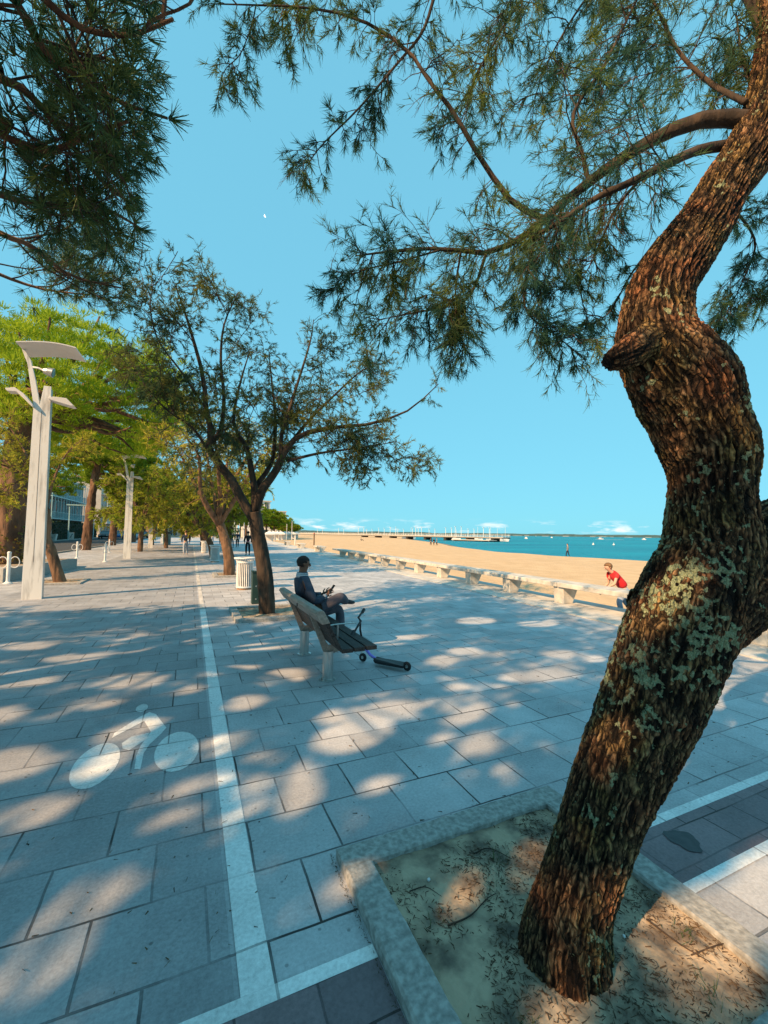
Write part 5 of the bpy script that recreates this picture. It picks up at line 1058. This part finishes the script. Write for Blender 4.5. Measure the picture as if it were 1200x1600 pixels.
for i, (x, D_, h, rd) in enumerate(((384, 118, 8, 4.5), (400, 122, 8.5, 5), (416, 128, 8.5, 5.5), (428, 140, 8.0, 5.5), (440, 155, 6.4, 5), (451, 170, 5.5, 5))):
    d = ray(x, 833); d[2] = 0; p = nrm(d)*D_; blob_tree(ordn[i]+' rounded green tree from the left beyond the white tents', (p[0], p[1], -.3), h, rd, 100+i, M['pinef'], G10)
wall_m = mat('cream_render', (.50, .44, .37), (.60, .54, .46), .85, .6); glass = mat('dark_window_glass', (.03, .05, .06), (.05, .08, .09), .12, 1, spec=.8); roofm = mat('roof_tile', (.26, .12, .07), (.36, .17, .10), .85, 3)
teal = mat('pale_teal_frame', (.30, .48, .50), (.36, .54, .56), .6, 2)
def block(label, x0, y0, x1, y1, h, storeys, face, wm, fm, seed, bay=3.2, roof='flat', balc=True):
    """building with window openings and balconies on the face towards the promenade ('+x' or '-y')"""
    t_ = thing('building', label, 'building', ((x0+x1)/2, (y0+y1)/2, 0)); cx, cy = (x0+x1)/2, (y0+y1)/2
    MB().bbox((x0-cx, y0-cy, 0), (x1-cx, y1-cy, h)).build('wall', wm, t_)
    if roof == 'flat': MB().bbox((x0-cx-.4, y0-cy-.4, h+.002), (x1-cx+.4, y1-cy+.4, h+.4)).build('roof', M['conc'], t_)
    else: MB().add([(x0-cx-.6, y0-cy-.6, h+.01), (x1-cx+.6, y0-cy-.6, h+.01), (x1-cx+.6, y1-cy+.6, h+.01), (x0-cx-.6, y1-cy+.6, h+.01), ((x0-x1)*.2, (y0-y1)*.2, h+2.2), ((x1-x0)*.2, (y1-y0)*.2, h+2.2)], [[0, 1, 5, 4], [1, 2, 5], [2, 3, 4, 5], [3, 0, 4], [0, 3, 2, 1]]).build('roof', roofm, t_)
    sh_ = h/storeys
    def pl(a0, a1, z0, z1, o0, o1):
        if face == '+x': return (x1-cx+o0, a0, z0), (x1-cx+o1, a1, z1)
        return (a0, y0-cy-o1, z0), (a1, y0-cy-o0, z1)
    A, B = (y0-cy, y1-cy) if face == '+x' else (x0-cx, x1-cx); nb = max(1, int((B-A)/bay)); st_ = (B-A)/nb
    for s_ in range(storeys):
        z = s_*sh_
        for k in range(nb):
            a = A+k*st_; f_ = MB(); w_ = st_*.62; a0 = a+(st_-w_)/2
            for q in ((a0, a0+.09), (a0+w_-.09, a0+w_), (a0+w_/2-.04, a0+w_/2+.04)): f_.bbox(*pl(q[0], q[1], z+.35, z+sh_-.5, .002, .10))
            f_.bbox(*pl(a0+.001, a0+w_-.001, z+.25, z+.349, .002, .12)); f_.bbox(*pl(a0+.001, a0+w_-.001, z+sh_-.499, z+sh_-.4, .002, .12)); w0 = f_.build('window', fm, t_)
            MB().bbox(*pl(a0+.05, a0+w_-.05, z+.35, z+sh_-.5, .001, .05)).build('pane', glass, w0)
        if s_ and balc:
            MB().bbox(*pl(A+.2, B-.2, z-.12, z+.02, .003, 1.3)).build('balcony', fm, t_)
            r_ = MB(); r_.bbox(*pl(A+.2, B-.2, z+.95, z+1.02, 1.2, 1.28))
            for a in np.arange(A+.2, B-.2, st_/2): r_.bbox(*pl(a, a+.10, z+.021, z+sh_-.121 if s_ < storeys-1 else z+sh_-.3, 1.18, 1.28))
            for a in np.arange(A+.3, B-.25, .35): r_.bbox(*pl(a, a+.04, z+.021, z+.949, 1.21, 1.25))
            r_.build('balcony_rail', fm, t_)
    return t_
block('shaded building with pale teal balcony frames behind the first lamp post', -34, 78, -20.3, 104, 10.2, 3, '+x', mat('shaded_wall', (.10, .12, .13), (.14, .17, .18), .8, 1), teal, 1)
block('cream villa with long balconies beyond the road, left of the second lamp post', -30, 112, -18.5, 140, 13, 4, '+x', wall_m, whm, 2)
block('pale low building closing the landward side far down the road', -26, 150, -12, 165, 9, 3, '-y', wall_m, whm, 3, roof='hip')
block('pink tiled house far ahead, glimpsed under the yellow tamarisks', -11, 140, 1, 150, 7, 2, '-y', mat('pink_render', (.50, .33, .25), (.58, .40, .31), .85, .6), whm, 4, roof='hip', balc=False)
block('white house far ahead beyond the tree row', 3, 150, 14, 160, 7.5, 2, '-y', whm, teal, 5, bay=2.4, roof='hip', balc=False)
d = ray(428, 833); d[2] = 0; p = nrm(d)*230
block('pale flat-roofed block rising over the far rounded trees', p[0]-8, p[1], p[0]+6, p[1]+10, 12.5, 4, '-y', wall_m, whm, 6, bay=2.8, balc=False)
d = ray(402, 833); d[2] = 0; p = nrm(d)*150
block('tall pale block behind the flag poles, seen between the two forked trunks', p[0]-5, p[1], p[0]+4, p[1]+8, 12, 4, '-y', whm, wall_m, 7, bay=2.2, balc=False)
G11 = 'white flag poles at the far end of the promenade'
for i, (x, D_, h) in enumerate(((366, 70, 7), (374, 78, 7.5), (381, 74, 9), (388, 84, 8), (393, 90, 9.5), (402, 96, 8), (448, 100, 3.5), (456, 104, 4.2))):
    d = ray(x, 833); d[2] = 0; p = nrm(d)*D_; t_ = thing('flag_pole', ordn[i]+' white pole from the left at the far end of the promenade', 'pole', (p[0], p[1], -.02), 0, G11)
    MB().cyl((0, 0, 0), (0, 0, h), .07, .05, 8).build('pole', M['whitemet'], t_); MB().lathe([(0, 0), (.08, .03), (.08, .09), (0, .12)], (0, 0, h), 8).build('finial', M['whitemet'], t_)

# ---- roadside things: hedge, wall, bus shelter frame, sign, pot, cars
rng = np.random.default_rng(111)
hd = MB(); O = rng.uniform(0, 1, (9000, 3))*V(2.0, 46, 2.9)+V(-20.0, 62, .1); hd.blades(O, rng.normal(size=O.shape), .22, .10, .6); h_ = thing('hedge', 'long dark clipped hedge across the road', 'hedge', (0, 0, 0)); hd.build('foliage', mat('dark_hedge', (.015, .035, .014), (.03, .06, .02), .8, 1, trans=.2), h_); MB().bbox((-19.7, 62.3, .1), (-18.3, 107.7, 2.7)).build('core', mat('hedge_core', (.012, .02, .01), None, .9), h_)
def car(label, p, rz, paint, g='cars parked along the road'):
    t_ = thing('parked_car', label, 'car', p, rz, g)
    MB().prism([(-2.1, .35), (-2.15, .75), (-1.95, .95), (-1.2, 1.0), (1.0, .98), (1.95, .85), (2.15, .62), (2.12, .3), (-2.0, .28)], 'y', -.85, .85).build('body', paint, t_, bevel=.06)
    MB().prism([(-1.75, .97), (-1.35, 1.40), (.15, 1.44), (.95, .97)], 'y', -.74, .74).build('windows', glass, t_, bevel=.04)
    MB().prism([(-1.36, 1.425), (-1.2, 1.48), (.1, 1.49), (.2, 1.455)], 'y', -.68, .68).build('roof', paint, t_, bevel=.02)
    for a in (-1.3, 1.3):
        for s_ in (-1, 1):
            q = MB().cyl((a, s_*.72, .32), (a, s_*.9, .32), .32, seg=20).build('wheel', blk, t_); MB().cyl((a, s_*.9, .32), (a, s_*.915, .32), .19, seg=14).build('rim', M['steel'], q)
    for s_ in (-1, 1): MB().bbox((2.06, s_*.62-.14, .62), (2.16, s_*.62+.14, .74)).build('headlight', M['whitemet'], t_); MB().bbox((-2.16, s_*.64-.12, .68), (-2.07, s_*.64+.12, .84)).build('tail_light', red, t_)
    return t_
dk = mat('black_car_paint', (.012, .014, .016), None, .2, spec=.6); bl = mat('blue_car_paint', (.02, .10, .28), None, .25, spec=.6); sv = mat('silver_car_paint', (.35, .38, .40), None, .3, spec=.6)
car('dark car seen end-on at the roadside, left of the second lamp post', (-15.2, 98, .01), R(-90), dk); car('blue car beside the second lamp post', (-12.6, 96, .01), R(-90), bl)
car('silver car farther down the road, left of the teal cabinet', (-9.8, 92, .01), R(-80), sv); car('white car at the far end of the road', (-12.0, 118, .01), R(-90), whm); car('black car behind the silver one', (-9.6, 108, .01), R(-80), dk)
t_ = thing('shelter_frame', 'slim pale steel frame shelter across the road', 'shelter', (-17.6, 78, .11), 0); 
for x in (.7, 3.0): MB().bbox((x, 0, 0), (x+.14, .14, 5.2)).build('upright', teal, t_)
MB().bbox((.5, -.6, 5.201), (3.4, .8, 5.35)).build('roof', teal, t_)
t_ = thing('pavement_sign', 'white board with a dark teal zigzag mark under the shelter frame', 'sign', (-17.0, 79, .11), 0); MB().bbox((0, 0, .1), (.7, .05, 1.15)).build('board', whm, t_); tm = mat('teal_ink', (.03, .15, .18), None, .6)
MB().prism([(.15, .35), (.28, .35), (.42, .62), (.30, .62)], 'y', -.004, -.001).build('mark', tm, t_); MB().prism([(.30, .66), (.44, .66), (.56, .95), (.44, .95)], 'y', -.004, -.001).build('mark', tm, t_); MB().lathe([(.08, 0), (.08, 0)], (0, 0, 0), 3) if False else None
t_ = thing('plant_pot', 'pale square planter pot by the shelter frame', 'pot', (-17.9, 75, .11)); MB().add([(-.3, -.3, 0), (.3, -.3, 0), (.3, .3, 0), (-.3, .3, 0), (-.42, -.42, .9), (.42, -.42, .9), (.42, .42, .9), (-.42, .42, .9)], [[3, 2, 1, 0], [0, 1, 5, 4], [1, 2, 6, 5], [2, 3, 7, 6], [3, 0, 4, 7], [4, 5, 6, 7]]).build('tub', whm, t_)
t_ = thing('garden_wall', 'low cream garden wall with end pillar by the road', 'wall', (-17.9, 71.5, .11)); MB().bbox((-6, 0, 0), (0, .3, 1.1)).build('wall', wall_m, t_); MB().bbox((.003, -.08, 0), (.5, .4, 1.5)).build('pillar', wall_m, t_)
MB().bbox((-6, -.05, 1.102), (0, .35, 1.2)).build('coping', whm, t_)
G12 = 'slim pale posts along the road'
for i, (x, y, h) in enumerate(((-17.2, 92, 5), (-17.0, 97, 5.6), (-8.0, 56, 3.6), (-7.9, 66, 5), (-7.8, 74, 4))):
    t_ = thing('road_post', ordn[i]+' slim pale roadside post from the left', 'post', (x, y, .0), 0, G12); MB().cyl((0, 0, 0), (0, 0, h), .07, seg=10).build('pole', M['whitemet'], t_); MB().lathe([(0, 0), (.1, .02), (.1, .1), (0, .12)], (0, 0, h), 10).build('cap', M['whitemet'], t_)
